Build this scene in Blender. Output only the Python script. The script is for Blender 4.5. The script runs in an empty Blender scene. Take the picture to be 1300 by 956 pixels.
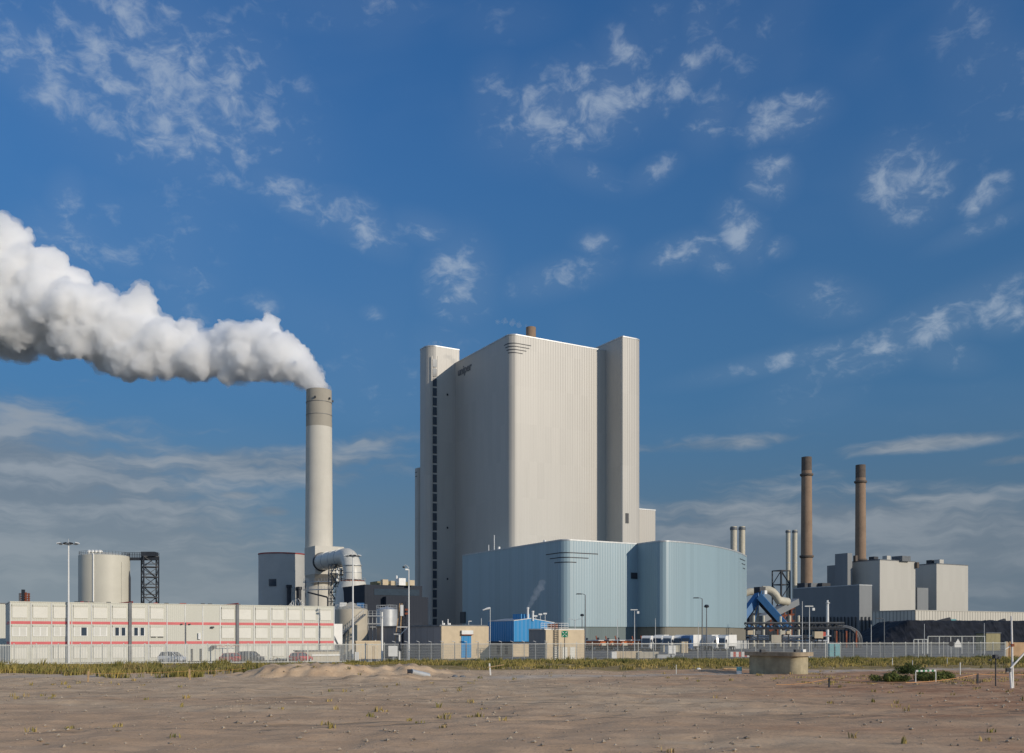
import bpy, bmesh, math, random
import numpy as np
from mathutils import Vector, Matrix, noise as mnoise
random.seed(7)
sc = bpy.context.scene
col = sc.collection
R = math.radians

# ------------------------------------------------------------------ camera
F, CX, HY, CZ = 1230.0, 650.0, 807.0, 4.0
cam = bpy.data.cameras.new('camera'); camo = bpy.data.objects.new('camera', cam); col.objects.link(camo)
camo.location = (0, 0, CZ); camo.rotation_euler = (R(90), 0, 0)
cam.sensor_width = 36; cam.lens = 36 * F / 1300; cam.shift_y = (HY - 478) / 1300
cam.clip_start = 0.5; cam.clip_end = 30000
sc.camera = camo

# ------------------------------------------------------------------ light
SUN_EL, SUN_AZ = 17.5, 128.0           # azimuth from +Y clockwise
svec = Vector((math.sin(R(SUN_AZ)) * math.cos(R(SUN_EL)), math.cos(R(SUN_AZ)) * math.cos(R(SUN_EL)), math.sin(R(SUN_EL))))
sun = bpy.data.lights.new('sun', 'SUN'); suno = bpy.data.objects.new('sun', sun); col.objects.link(suno)
sun.energy = 3.15; sun.angle = R(0.5); sun.color = (1.0, 0.89, 0.74)
suno.rotation_euler = svec.to_track_quat('Z', 'Y').to_euler()
sc.view_settings.view_transform = 'Standard'; sc.view_settings.look = 'None'
sc.view_settings.exposure = 0.0; sc.view_settings.gamma = 1.0
SKY_STRENGTH = 0.085
sc.cycles.volume_bounces = 48
sc.cycles.max_bounces = 48
sc.cycles.diffuse_bounces = 4; sc.cycles.glossy_bounces = 4
sc.cycles.transparent_max_bounces = 16

# ------------------------------------------------------------------ node helpers
class NT:
    def __init__(s, tree): s.t = tree; s.n = tree.nodes; s.l = tree.links
    def new(s, typ, **kw):
        n = s.n.new(typ)
        for k, v in kw.items(): setattr(n, k, v)
        return n
    def put(s, sock, v):
        if isinstance(v, bpy.types.NodeSocket): s.l.new(v, sock)
        else: sock.default_value = v
    def math(s, op, a, b=0.0, clamp=False):
        n = s.new('ShaderNodeMath', operation=op); n.use_clamp = clamp
        s.put(n.inputs[0], a); s.put(n.inputs[1], b); return n.outputs[0]
    def vmath(s, op, a, b=None):
        n = s.new('ShaderNodeVectorMath', operation=op); s.put(n.inputs[0], a)
        if b is not None: s.put(n.inputs[1], b)
        return n.outputs['Value'] if op in ('LENGTH', 'DOT_PRODUCT') else n.outputs[0]
    def mrange(s, v, a, b, c=0.0, d=1.0, smooth=True):
        n = s.new('ShaderNodeMapRange'); n.interpolation_type = 'SMOOTHSTEP' if smooth else 'LINEAR'
        for i, x in enumerate((v, a, b, c, d)): s.put(n.inputs[i], x)
        return n.outputs[0]
    def mapping(s, vec, loc=(0,0,0), rot=(0,0,0), sca=(1,1,1), typ='POINT'):
        n = s.new('ShaderNodeMapping', vector_type=typ); s.put(n.inputs[0], vec)
        n.inputs['Rotation'].default_value = rot; n.inputs['Scale'].default_value = sca
        if typ != 'NORMAL' and typ != 'VECTOR': n.inputs['Location'].default_value = loc
        return n.outputs[0]
    def noise(s, vec, scale, detail=4, rough=0.5, dist=0.0, out=0):
        n = s.new('ShaderNodeTexNoise'); s.put(n.inputs['Vector'], vec)
        n.inputs['Scale'].default_value = scale; n.inputs['Detail'].default_value = detail
        n.inputs['Roughness'].default_value = rough; n.inputs['Distortion'].default_value = dist
        return n.outputs[out]
    def mix(s, f, a, b, blend='MIX'):
        n = s.new('ShaderNodeMix', data_type='RGBA', blend_type=blend)
        s.put(n.inputs[0], f); s.put(n.inputs[6], a); s.put(n.inputs[7], b); return n.outputs[2]
    def sep(s, v):
        n = s.new('ShaderNodeSeparateXYZ'); s.put(n.inputs[0], v); return n.outputs
    def comb(s, x, y, z=0.0):
        n = s.new('ShaderNodeCombineXYZ')
        for i, q in enumerate((x, y, z)): s.put(n.inputs[i], q)
        return n.outputs[0]

def rgb(r, g, b, a=1.0): return (r, g, b, a)

# ------------------------------------------------------------------ world: sky and clouds
w = bpy.data.worlds.new('World'); sc.world = w; w.use_nodes = True
T = NT(w.node_tree); T.n.clear()
sky = T.new('ShaderNodeTexSky', sky_type='NISHITA'); sky.sun_disc = False
sky.sun_elevation = R(SUN_EL); sky.sun_rotation = R(SUN_AZ)
sky.altitude = 0; sky.air_density = 1.0; sky.dust_density = 0.6; sky.ozone_density = 3.0
D = T.new('ShaderNodeTexCoord').outputs['Generated']
dx, dy, dz = T.sep(D)
az = T.math('MULTIPLY', T.math('ARCTAN2', dx, dy), 180 / math.pi)
el = T.math('MULTIPLY', T.math('ARCSINE', dz), 180 / math.pi)
AE = T.comb(az, el)
def azel(px, py):
    a = math.atan((px - CX) / F); return math.degrees(a), math.degrees(math.atan((HY - py) / F * math.cos(a)))
def patches(lst):
    acc = None
    for px, py, hw, hh, tilt, st in lst:
        a, e = azel(px, py); k = math.cos(R(a)) ** 1.5 * 180 / math.pi / F
        m = T.mapping(AE, (a, e, 0), (0, 0, R(tilt)), (hw * k * 1.22, hh * k * 1.30, 1), 'TEXTURE')
        g = T.mrange(T.vmath('LENGTH', m), 0.1, 1.75, st, 0.0)
        acc = g if acc is None else T.math('MAXIMUM', acc, g)
    return acc
high = [(70,95,105,36,-24,.85),(215,110,140,75,-15,.92),(280,90,80,50,0,.7),(375,250,75,20,-20,.78),(455,283,50,20,-25,.85),(583,355,36,38,0,.9),(540,292,38,14,-10,.65),
 (85,255,20,28,-20,.7),(85,302,45,28,0,.7),(235,350,44,14,-8,.6),(334,385,22,13,0,.65),(474,398,15,8,0,.65),(150,325,38,22,-20,.55),(628,122,26,30,-30,.55),
 (20,55,40,26,-40,.55),(325,15,60,22,0,.4),(380,112,22,16,0,.5),
 (735,135,95,36,10,.95),(790,75,32,26,-10,.75),(868,95,58,18,36,.78),(890,30,26,26,-30,.6),(906,148,36,24,30,.65),(990,149,48,19,5,1.0),(976,226,28,22,0,.85),
 (1152,231,50,38,-10,.95),(1252,248,30,17,28,.9),(1247,287,52,11,14,.62),(940,296,24,28,35,.95),(871,319,46,14,10,.8),(906,328,26,14,-25,.7),(986,314,16,10,0,.7),
 (710,352,58,15,12,.72),(758,309,22,12,0,.7),(1052,381,46,20,-15,.65),(1177,417,150,22,17,.86),(1283,402,34,16,5,.95),(1011,455,105,11,8,.75),
 (740,216,46,14,-18,.55),(831,218,32,12,20,.62),(1200,450,40,16,-20,.6),(560,440,40,25,0,.4),(640,25,60,18,0,.35)]
lowb = [(30,700,300,140,-9,1.25),(20,600,170,50,-14,1.1),(330,592,190,24,3,.8),(180,600,60,26,-12,.8),(300,629,30,6,0,.8),(346,649,22,6,0,.9),(270,683,70,6,-2,.75),
 (1080,700,360,62,-1,1.15),(900,565,140,9,2,.62),(1180,563,100,9,2,.72),(1290,583,50,7,4,.7),(1000,610,120,7,3,.5),(480,560,60,16,8,.55),(900,650,120,18,0,.75)]
# unseen clouds outside the lens view, brightened and tinted blue to fill shaded walls
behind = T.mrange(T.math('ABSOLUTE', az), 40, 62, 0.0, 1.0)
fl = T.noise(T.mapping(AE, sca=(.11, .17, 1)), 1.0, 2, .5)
veil = T.mrange(T.noise(T.mapping(AE, rot=(0, 0, R(-20)), sca=(.05, .085, 1)), 1.0, 3, .55, .6), .42, .66, .0, .50)
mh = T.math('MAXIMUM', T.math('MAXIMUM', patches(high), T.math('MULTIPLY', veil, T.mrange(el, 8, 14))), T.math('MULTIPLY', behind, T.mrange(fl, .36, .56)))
warp = T.vmath('SUBTRACT', T.noise(AE, 0.5, 2, .5, out=1), (.5, .5, .5))
AEw = T.vmath('ADD', AE, T.vmath('MULTIPLY', warp, (1.7, 1.4, 0)))
nh = T.noise(T.mapping(AEw, rot=(0, 0, R(-24)), sca=(.62, .92, 1)), 1.0, 8, .57)
nf = T.noise(T.mapping(AEw, rot=(0, 0, R(35)), sca=(1.5, 2.9, 1)), 1.0, 6, .62)
tex = T.math('ADD', T.math('MULTIPLY', nh, .78), T.math('MULTIPLY', nf, .22))
thr = T.math('SUBTRACT', .60, T.math('MULTIPLY', mh, .24))
ah = T.math('MULTIPLY', T.mrange(tex, thr, T.math('ADD', thr, .28)), T.mrange(mh, .02, .75))
ah = T.math('ADD', T.math('MULTIPLY', ah, .46), T.math('MULTIPLY', mh, .09))
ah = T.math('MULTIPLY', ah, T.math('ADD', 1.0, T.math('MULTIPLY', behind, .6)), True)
nl = T.noise(T.mapping(AEw, sca=(.16, .75, 1)), 1.0, 7, .55)
al = T.mrange(T.math('ADD', patches(lowb), T.math('MULTIPLY', T.math('SUBTRACT', nl, .5), 1.5)), 0.25, 0.95)
al = T.math('MULTIPLY', al, .80)
S = SKY_STRENGTH
skyc = T.mix(1.0, sky.outputs[0], rgb(S * .50, S * 1.0, S * 1.42), 'MULTIPLY')
# grey murk low over the sea
hz = T.mrange(el, 2.0, 36.0, 0.80, 0.0)
c = T.mix(hz, skyc, rgb(.055, .124, .205))
lft = T.mrange(az, -28, 4, 1.0, 0.0)
c = T.mix(T.mrange(el, -1.0, 14.0, .95, 0.0), c, T.mix(lft, rgb(.138, .180, .224), rgb(.225, .275, .315)))
lown = T.mix(T.mrange(nl, .4, .66), rgb(.17, .215, .27), rgb(.31, .345, .385))
lown = T.mix(T.mrange(el, 1.5, 9.0, .75, 0.0), lown, T.mix(lft, rgb(.160, .205, .25), rgb(.245, .295, .33)))
c = T.mix(al, c, lown)
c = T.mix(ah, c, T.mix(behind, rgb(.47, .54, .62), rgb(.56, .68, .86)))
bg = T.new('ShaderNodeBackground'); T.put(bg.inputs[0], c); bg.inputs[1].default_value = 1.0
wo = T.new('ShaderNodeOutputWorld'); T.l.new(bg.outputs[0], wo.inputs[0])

# ------------------------------------------------------------------ materials
MATS = {}
def pbsdf(name):
    m = bpy.data.materials.new(name); m.use_nodes = True; t = NT(m.node_tree)
    b = m.node_tree.nodes['Principled BSDF']; MATS[name] = m; return m, t, b
def plain(name, c, rough=.6, metal=0.0, var=.12, scale=.8, bump=0.0, dirt=0.0, spec=.4):
    m, t, b = pbsdf(name)
    P = t.new('ShaderNodeTexCoord').outputs['Object']
    n = t.noise(P, scale, 6, .6)
    f = t.mrange(n, .3, .7)
    lo = tuple(x * (1 - var) for x in c); hi = tuple(min(1, x * (1 + var)) for x in c)
    colr = t.mix(f, rgb(*lo), rgb(*hi))
    if dirt:
        s = t.noise(t.mapping(P, sca=(1.6, 1.6, .12)), 1.0, 5, .65)
        colr = t.mix(t.mrange(s, .5, .8, 0, dirt), colr, rgb(*(x * .45 for x in c)))
    t.put(b.inputs['Base Color'], colr); b.inputs['Roughness'].default_value = rough
    b.inputs['Metallic'].default_value = metal; b.inputs['Specular IOR Level'].default_value = spec
    if bump:
        bn = t.new('ShaderNodeBump'); bn.inputs['Strength'].default_value = bump
        t.put(bn.inputs['Height'], t.noise(P, scale * 6, 6, .65)); t.l.new(bn.outputs[0], b.inputs['Normal'])
    return m
def cladding(name, c, pitch=1.0, rough=.45, var=.035, bump=.25, panel=(3.0, 12.0), dirt=.12, spec=.4, seam=.0):
    """ribbed sheet: UV is in metres, u along the wall and v up it"""
    m, t, b = pbsdf(name)
    U = t.new('ShaderNodeTexCoord').outputs['UV']; u, v, _ = t.sep(U)
    cell = t.comb(t.math('FLOOR', t.math('DIVIDE', u, panel[0])), t.math('FLOOR', t.math('DIVIDE', v, panel[1])))
    wn = t.new('ShaderNodeTexWhiteNoise', noise_dimensions='2D'); t.put(wn.inputs['Vector'], cell)
    colr = t.mix(wn.outputs['Value'], rgb(*(x * (1 - var) for x in c)), rgb(*(min(1, x * (1 + var)) for x in c)))
    st = t.noise(t.mapping(U, sca=(.9, .05, 1)), 1.0, 6, .65)
    colr = t.mix(t.mrange(st, .45, .8, 0, dirt), colr, rgb(*(x * .6 for x in c)))
    bl = t.noise(t.mapping(U, sca=(.05, .03, 1)), 1.0, 3, .5)
    colr = t.mix(t.mrange(bl, .35, .7, 0, dirt * .6), colr, rgb(*(x * .75 for x in c)))
    if seam:
        fr = t.math('FRACT', t.math('DIVIDE', u, panel[0]))
        colr = t.mix(t.math('MULTIPLY', t.math('LESS_THAN', fr, .22 if name == 'ribbed_cladding' else .05), seam), colr, rgb(*(x * .35 for x in c)))
    t.put(b.inputs['Base Color'], colr); b.inputs['Roughness'].default_value = rough
    b.inputs['Specular IOR Level'].default_value = spec
    ph = t.math('MULTIPLY', t.math('DIVIDE', u, pitch), 2 * math.pi)
    bn = t.new('ShaderNodeBump'); bn.inputs['Strength'].default_value = bump; bn.inputs['Distance'].default_value = .06
    t.put(bn.inputs['Height'], t.math('SINE', ph)); t.l.new(bn.outputs[0], b.inputs['Normal'])
    return m

M = dict(
 boiler=cladding('boiler_cladding', (.44, .415, .37), 1.2, .42, .03, .22, (3.6, 15)),
 hall=cladding('hall_cladding', (.268, .365, .405), 1.1, .40, .05, .30, (2.2, 40), .045, .6),
 hallb=cladding('plinth_cladding', (.21, .195, .155), .8, .7, .05, .2, (6, 9), .2),
 grey=cladding('grey_cladding', (.46, .44, .39), 1.0, .5, .03, .2, (4, 20), .08),
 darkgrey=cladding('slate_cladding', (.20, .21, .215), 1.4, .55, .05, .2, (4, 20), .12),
 ribbed=cladding('ribbed_cladding', (.54, .51, .44), 2.9, .5, .04, .2, (2.9, 40), .1, .4, .8),
 fgd=cladding('black_cladding', (.036, .042, .055), 1.0, .7, .08, .2, (6, 8), .2, .1),
 panelgrey=cladding('panel_wall', (.33, .295, .275), .6, .6, .08, .25, (2.6, 20), .15, .3, .5),
 blue=cladding('blue_sheet', (.014, .215, .47), .9, .4, .05, .4, (1.4, 9), .15),
 office=cladding('office_panel', (.56, .55, .47), .3, .55, .03, .12, (2.64, 2.9), .12),
 beige=plain('beige_render', (.58, .47, .32), .85, var=.06, dirt=.25),
 concrete=plain('concrete', (.34, .295, .195), .9, var=.25, scale=.7, bump=.3, dirt=.7),
 stack=plain('stack_concrete', (.56, .53, .46), .75, var=.04, scale=.15, dirt=.12),
 stacktop=plain('stack_band', (.34, .31, .255), .8, var=.06, scale=.2, dirt=.15),
 brown=plain('brown_concrete', (.275, .19, .13), .9, var=.10, scale=.12, dirt=.3),
 browntop=plain('sooty_concrete', (.125, .10, .082), .9, var=.15, scale=.2),
 tankpale=plain('tank_cream', (.55, .52, .43), .5, var=.07, scale=.08, dirt=.08),
 tankbeige=plain('tank_beige', (.46, .41, .32), .6, var=.08, scale=.4, dirt=.35),
 silo=plain('silo_grey', (.42, .42, .40), .6, var=.05, scale=.2, dirt=.1),
 duct=plain('duct_sheet', (.58, .56, .50), .4, var=.04, scale=.3, dirt=.12),
 white=plain('white_paint', (.76, .75, .71), .45, var=.05, dirt=.1),
 whitem=plain('white_metal', (.68, .68, .66), .4, var=.05),
 galv=plain('galvanised', (.46, .47, .47), .45, metal=.3, var=.1),
 fence=plain('fence_paint', (.62, .62, .57), .5, var=.08),
 wire=plain('fence_wire', (.33, .34, .32), .6, var=.1),
 dark=plain('dark_steel', (.030, .034, .042), .5, var=.2),
 steel=plain('grey_steel', (.13, .14, .15), .5, var=.2),
 black=plain('black_rubber', (.014, .014, .015), .7, var=.2),
 glass=plain('dark_glass', (.035, .05, .07), .08, var=.1, spec=.8),
 blind=plain('window_blind', (.62, .61, .55), .7, var=.04),
 shutter=plain('shutter_slats', (.68, .66, .585), .5, var=.03, dirt=.06),
 redstripe=plain('red_paint', (.60, .125, .13), .5, var=.06, dirt=.1),
 redtrim=plain('red_trim', (.30, .045, .04), .6, var=.1),
 coal=plain('coal', (.014, .016, .022), .9, var=.4, scale=.3, bump=.6),
 convblue=plain('conveyor_blue', (.055, .17, .36), .45, var=.08, dirt=.15),
 orange=plain('orange_paint', (.55, .16, .06), .5, var=.15, dirt=.2),
 rust=plain('rusty_steel', (.24, .07, .035), .8, var=.3),
 green=plain('green_sign', (.0, .22, .10), .4, var=.03),
 teal=plain('teal_plastic', (.16, .40, .42), .5, var=.06),
 wood=plain('weathered_wood', (.45, .30, .16), .85, var=.2, scale=3),
 rope=plain('orange_rope', (.60, .30, .12), .8, var=.1),
 duct2=plain('cream_duct', (.50, .46, .36), .55, var=.08, dirt=.2),
 asphalt=plain('asphalt', (.125, .12, .115), .9, var=.2, scale=.15, bump=.15),
 lamp=plain('lamp_glass', (.70, .70, .66), .25, var=.05),
 redlamp=plain('tail_lens', (.45, .01, .01), .25, var=.05),
 carwhite=plain('white_car_paint', (.66, .68, .70), .25, var=.02, spec=.6),
 carred=plain('red_car_paint', (.42, .025, .03), .25, var=.02, spec=.6),
 cargrey=plain('grey_car_paint', (.05, .065, .085), .25, var=.02, spec=.6),
 truckblue=plain('blue_truck_paint', (.03, .09, .22), .3, var=.03, spec=.6),
 barrierred=plain('barrier_red', (.55, .10, .07), .6, var=.1),
 barriergreen=plain('barrier_green', (.05, .25, .10), .6, var=.1),
 olive=plain('olive_cladding', (.25, .22, .12), .8, var=.12),
)

# ------------------------------------------------------------------ geometry helpers
UX, UY = -.5, math.sqrt(3) / 2      # away and left
VX, VY = math.sqrt(3) / 2, .5       # right and away
GRID = R(30)
def at(px, Y, py=None):
    X = (px - CX) / F * Y
    return Vector((X, Y, 0)) if py is None else Vector((X, Y, CZ + (HY - py) / F * Y))
def zat(py, Y): return CZ + (HY - py) / F * Y
def go(p, a, b): return Vector((p[0] + UX * a + VX * b, p[1] + UY * a + VY * b, 0))   # a along u, b along v
def run(p, d, px):   # how far from p along d until column px
    k = (px - CX) / F
    return (k * p[1] - p[0]) / (d[0] - k * d[1])
U2, V2 = (UX, UY), (VX, VY)

class MB:
    def __init__(s): s.v = []; s.f = []; s.uv = []; s.has_uv = False; s.smooth = False
    def add(s, vs, fs, uvs=None):
        o = len(s.v); s.v += [tuple(q) for q in vs]; s.f += [tuple(i + o for i in f) for f in fs]
        if uvs: s.has_uv = True
        s.uv += uvs if uvs else [[(0, 0)] * len(f) for f in fs]
        return s
    def box(s, c, d, rz=0.0, taper=1.0, rx=0.0, ry=0.0):
        hx, hy, hz = d[0] / 2, d[1] / 2, d[2] / 2
        m = Matrix.Rotation(rz, 3, 'Z') @ Matrix.Rotation(ry, 3, 'Y') @ Matrix.Rotation(rx, 3, 'X')
        vs = []
        for z in (-hz, hz):
            k = taper if z > 0 else 1.0
            for x, y in ((-hx, -hy), (hx, -hy), (hx, hy), (-hx, hy)):
                vs.append(m @ Vector((x * k, y * k, z)) + Vector(c))
        fs = [(3, 2, 1, 0), (4, 5, 6, 7), (0, 1, 5, 4), (1, 2, 6, 5), (2, 3, 7, 6), (3, 0, 4, 7)]
        uv = [[(0, 0), (d[0], 0), (d[0], d[1]), (0, d[1])]] * 2
        for L in (d[0], d[1], d[0], d[1]): uv.append([(0, 0), (L, 0), (L, d[2]), (0, d[2])])
        return s.add(vs, fs, uv)
    def gbox(s, p, lu, lv, z0, z1):  # box on the site's grid with its near corner at p
        c = go(p, lu / 2, lv / 2); return s.box((c.x, c.y, (z0 + z1) / 2), (abs(lv), abs(lu), z1 - z0), GRID)
    def beam(s, a, b, w, h=None):
        a, b = Vector(a), Vector(b); h = h or w; d = b - a; L = d.length
        q = d.to_track_quat('X', 'Z').to_matrix(); c = (a + b) / 2
        vs = [q @ Vector((x * L / 2, y * w / 2, z * h / 2)) + c for z in (-1, 1) for x, y in ((-1, -1), (1, -1), (1, 1), (-1, 1))]
        return s.add(vs, [(3, 2, 1, 0), (4, 5, 6, 7), (0, 1, 5, 4), (1, 2, 6, 5), (2, 3, 7, 6), (3, 0, 4, 7)])
    def tube(s, a, b, r, r2=None, n=10):
        a, b = Vector(a), Vector(b); r2 = r if r2 is None else r2
        return s.pipe([a, b], [r, r2], n)
    def pipe(s, pts, r, n=12, cap=True):
        pts = [Vector(p) for p in pts]; rs = r if isinstance(r, (list, tuple)) else [r] * len(pts)
        vs = []; up = None
        for i, p in enumerate(pts):
            d = (pts[min(i + 1, len(pts) - 1)] - pts[max(i - 1, 0)]).normalized()
            if up is None:
                up = Vector((0, 0, 1)) if abs(d.z) < .9 else Vector((1, 0, 0))
            x = up.cross(d).normalized(); y = d.cross(x).normalized(); up = y
            for k in range(n):
                t = 2 * math.pi * k / n; vs.append(p + (x * math.cos(t) + y * math.sin(t)) * rs[i])
        fs = [(i * n + k, i * n + (k + 1) % n, (i + 1) * n + (k + 1) % n, (i + 1) * n + k) for i in range(len(pts) - 1) for k in range(n)]
        if cap: fs += [tuple(range(n))[::-1], tuple((len(pts) - 1) * n + k for k in range(n))]
        s.smooth = True; return s.add(vs, fs)
    def lathe(s, prof, c, n=48):
        vs = []; fs = []
        for r, z in prof:
            for k in range(n):
                t = 2 * math.pi * k / n; vs.append((c[0] + r * math.cos(t), c[1] + r * math.sin(t), z))
        for i in range(len(prof) - 1):
            for k in range(n): fs.append((i * n + k, i * n + (k + 1) % n, (i + 1) * n + (k + 1) % n, (i + 1) * n + k))
        fs += [tuple(range(n))[::-1], tuple((len(prof) - 1) * n + k for k in range(n))]
        s.smooth = True; return s.add(vs, fs)
    def prism(s, poly, z0, z1, cap=True, closed=True):
        n = len(poly); L = [0.0]
        for i in range(n): L.append(L[-1] + math.dist(poly[i][:2], poly[(i + 1) % n][:2]))
        vs = [(p[0], p[1], z0) for p in poly] + [(p[0], p[1], z1) for p in poly]
        fs = []; uv = []
        for i in range(n if closed else n - 1):
            j = (i + 1) % n; fs.append((i, j, n + j, n + i)); uv.append([(L[i], z0), (L[i + 1], z0), (L[i + 1], z1), (L[i], z1)])
        if cap:
            fs += [tuple(range(n))[::-1], tuple(n + k for k in range(n))]; uv += [[(0, 0)] * n] * 2
        s.smooth = True; return s.add(vs, fs, uv)
    def build(s, name, mat, parent=None, origin=None):
        o = origin or (world_loc(parent) if parent else Vector((0, 0, 0))); o = Vector(o)
        me = bpy.data.meshes.new(name)
        me.from_pydata([(x - o[0], y - o[1], z - o[2]) for x, y, z in s.v], [], s.f)
        if s.has_uv:
            l = me.uv_layers.new(name='uv'); l.data.foreach_set('uv', [q for f in s.uv for p in f for q in p])
        me.materials.append(M[mat] if isinstance(mat, str) else mat)
        if s.smooth:
            me.polygons.foreach_set('use_smooth', [True] * len(me.polygons)); me.set_sharp_from_angle(angle=R(32))
        me.update()
        ob = bpy.data.objects.new(name, me); col.objects.link(ob)
        if parent: ob.parent = parent
        else: ob.location = o
        return ob
def world_loc(o):
    v = Vector((0, 0, 0))
    while o: v += o.location; o = o.parent
    return v
def tag(o, label, cat, group=None, kind='thing'):
    o['label'] = label; o['category'] = cat; o['kind'] = kind
    if group: o['group'] = group
    return o
def thing(name, label, cat, loc, group=None):
    o = bpy.data.objects.new(name, None); col.objects.link(o); o.location = Vector((loc[0], loc[1], loc[2] if len(loc) > 2 else 0))
    o.empty_display_size = .5
    return tag(o, label, cat, group)
def struct(o): o['kind'] = 'structure'; return o
def copy_tree(o, parent=None):
    c = o.copy(); col.objects.link(c)
    if parent: c.parent = parent
    for ch in list(o.children): copy_tree(ch, c)
    return c
def fillet(pts, rad, seg=10):
    out = []; n = len(pts)
    for i in range(n):
        p = Vector(pts[i][:2]); r = rad[i] if isinstance(rad, (list, tuple)) else rad
        if r <= 0: out.append((p.x, p.y)); continue
        a = (Vector(pts[i - 1][:2]) - p).normalized(); b = (Vector(pts[(i + 1) % n][:2]) - p).normalized()
        ang = a.angle(b); t = r / math.tan(ang / 2); c = p + (a + b).normalized() * (r / math.sin(ang / 2))
        s0 = p + a * t - c; s1 = p + b * t - c; A0 = math.atan2(s0.y, s0.x); dA = math.atan2(s1.y, s1.x) - A0
        dA = (dA + math.pi) % (2 * math.pi) - math.pi
        for k in range(seg + 1):
            q = A0 + dA * k / seg; out.append((c.x + r * math.cos(q), c.y + r * math.sin(q)))
    return out
def offset_path(path, d):   # push an open path sideways to its right
    out = []
    for i, p in enumerate(path):
        a = Vector(path[max(i - 1, 0)]); b = Vector(path[min(i + 1, len(path) - 1)]); t = (b - a).normalized()
        out.append((p[0] + t.y * d, p[1] - t.x * d))
    return out
def band(mb, path, z0, z1, d0=-.05, d1=.06):   # a strip following an open wall path (wall's outside on the right)
    a = offset_path(path, d0); b = offset_path(path, d1); return mb.prism(a + b[::-1], z0, z1)
def resample(path, s0, s1, step=.5):
    L = [0]; 
    for i in range(len(path) - 1): L.append(L[-1] + math.dist(path[i], path[i + 1]))
    out = []; n = max(2, int((s1 - s0) / step)); s0 = max(0, s0); s1 = min(L[-1], s1)
    for k in range(n + 1):
        q = s0 + (s1 - s0) * k / n; i = 0
        while i < len(L) - 2 and L[i + 1] < q: i += 1
        t = (q - L[i]) / max(1e-6, L[i + 1] - L[i]); out.append((path[i][0] + (path[i + 1][0] - path[i][0]) * t, path[i][1] + (path[i + 1][1] - path[i][1]) * t))
    return out
def coping(mb, poly, z, h=.5, d=.18):
    n = len(poly); ring = poly + [poly[0]]
    return band(mb, ring, z - h * .4, z + h * .6, -.3, d)

# ================================================================== the ground
mb = MB(); mb.add([(-9000, -300, -.35), (9000, -300, -.35), (9000, 14000, -.35), (-9000, 14000, -.35)], [(0, 1, 2, 3)])
struct(mb.build('ground', plain('far_ground', (.10, .10, .075), .95, var=.25, scale=.02)))
mb = MB(); mb.add([(-160, 127, -.02), (240, 127 + 40, -.02), (420, 640, -.02), (-260, 640, -.02)], [(0, 1, 2, 3)])
struct(mb.build('yard', 'asphalt'))

def fence_y(x): return 147.0 + x * .252          # the line the boundary fences follow
MOUNDS = [(-20.6, 97, 6.2, 4.0, .98, 5), (-13.2, 100, 4.2, 3.4, .62, 3), (-9.6, 101, 3.6, 3.0, .5, 2), (-12.6, 86.5, 3.6, 2.4, .5, 2), (-8.5, 88, 2.5, 2.0, .3, 2)]
def gz(x, y):
    z = .16 * mnoise.fractal(Vector((x * .11, y * .11, 3)), .9, 2.0, 5) + .085 * mnoise.fractal(Vector((x * .55, y * .55, 9)), .8, 2.0, 4) + .05 * mnoise.fractal(Vector((x * .18, y * 1.1, 15)), .8, 2.0, 3)
    if y > 104: z += .10 * min(1, (y - 104) / 6)
    for cx, cy, sx, sy, h, p in MOUNDS:
        wob = .30 * mnoise.fractal(Vector((x * .45, y * .45, cx)), .8, 2.0, 4)
        q = math.sqrt(((x - cx) / sx) ** 2 + ((y - cy) / sy) ** 2) + wob
        if q < 2.2: z += h * math.exp(-q ** p) * (1 + .45 * mnoise.fractal(Vector((x * .8, y * .8, 5)), .7, 2.0, 3))
    return z
def soil(x, y):
    n = mnoise.fractal(Vector((x * .06, y * .16, 1)), .9, 2.0, 4)
    red = max(0, min(1, (x - 4) / 26 + n * .5)) * (1 if y < 108 else max(0, 1 - (y - 108) / 3))
    red = max(red, max(0, min(.35, (70 - y) / 20 * .3 + n * .5)))
    yc = 92 + max(0, x) * .42 + n * 1.2
    grey = max(0, 1 - abs(y - yc) / 4.0) * max(0, min(1, (x + 6) / 6))
    grey = max(grey, max(0, 1 - abs(y - 93.5 - n * 2) / 3) * max(0, min(1, (-24 - x) / 8)) * .7)
    turf = max(0, min(1, (y - (107.5 + max(0, x) * .10 + n * 3)) / 3))
    return red, grey, turf
xs = np.arange(-104, 130, .40); ys = np.concatenate([np.arange(14, 122, .40), np.arange(122, 172, 1.0)])
vs = []; cols = []
for y in ys:
    for x in xs:
        fy = fence_y(x); z = gz(x, y)
        if y > fy - 3: z = z * max(0, (fy - y) / 3) 
        if y > fy + .5: z = -.3
        vs.append((x, y, z)); r_, g_, t_ = soil(x, y); cols += [r_, g_, t_, 1]
nx = len(xs); fs = [(j * nx + i, j * nx + i + 1, (j + 1) * nx + i + 1, (j + 1) * nx + i) for j in range(len(ys) - 1) for i in range(nx - 1)]
me = bpy.data.meshes.new('sand'); me.from_pydata(vs, [], fs)
ca = me.color_attributes.new('soil', 'FLOAT_COLOR', 'POINT'); ca.data.foreach_set('color', cols)
me.polygons.foreach_set('use_smooth', [True] * len(me.polygons))
m, t, b = pbsdf('sandy_ground')
A = t.new('ShaderNodeVertexColor', layer_name='soil').outputs[0]; ar, ag, ab = t.sep(A)
P = t.new('ShaderNodeTexCoord').outputs['Object']
n1 = t.noise(P, .5, 8, .65); n2 = t.noise(P, 3.5, 6, .7); n3 = t.noise(t.mapping(P, sca=(.15, .9, 1)), 1.0, 5, .6)
c = t.mix(t.mrange(n1, .3, .7), rgb(.50, .345, .215), rgb(.67, .485, .31))
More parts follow.
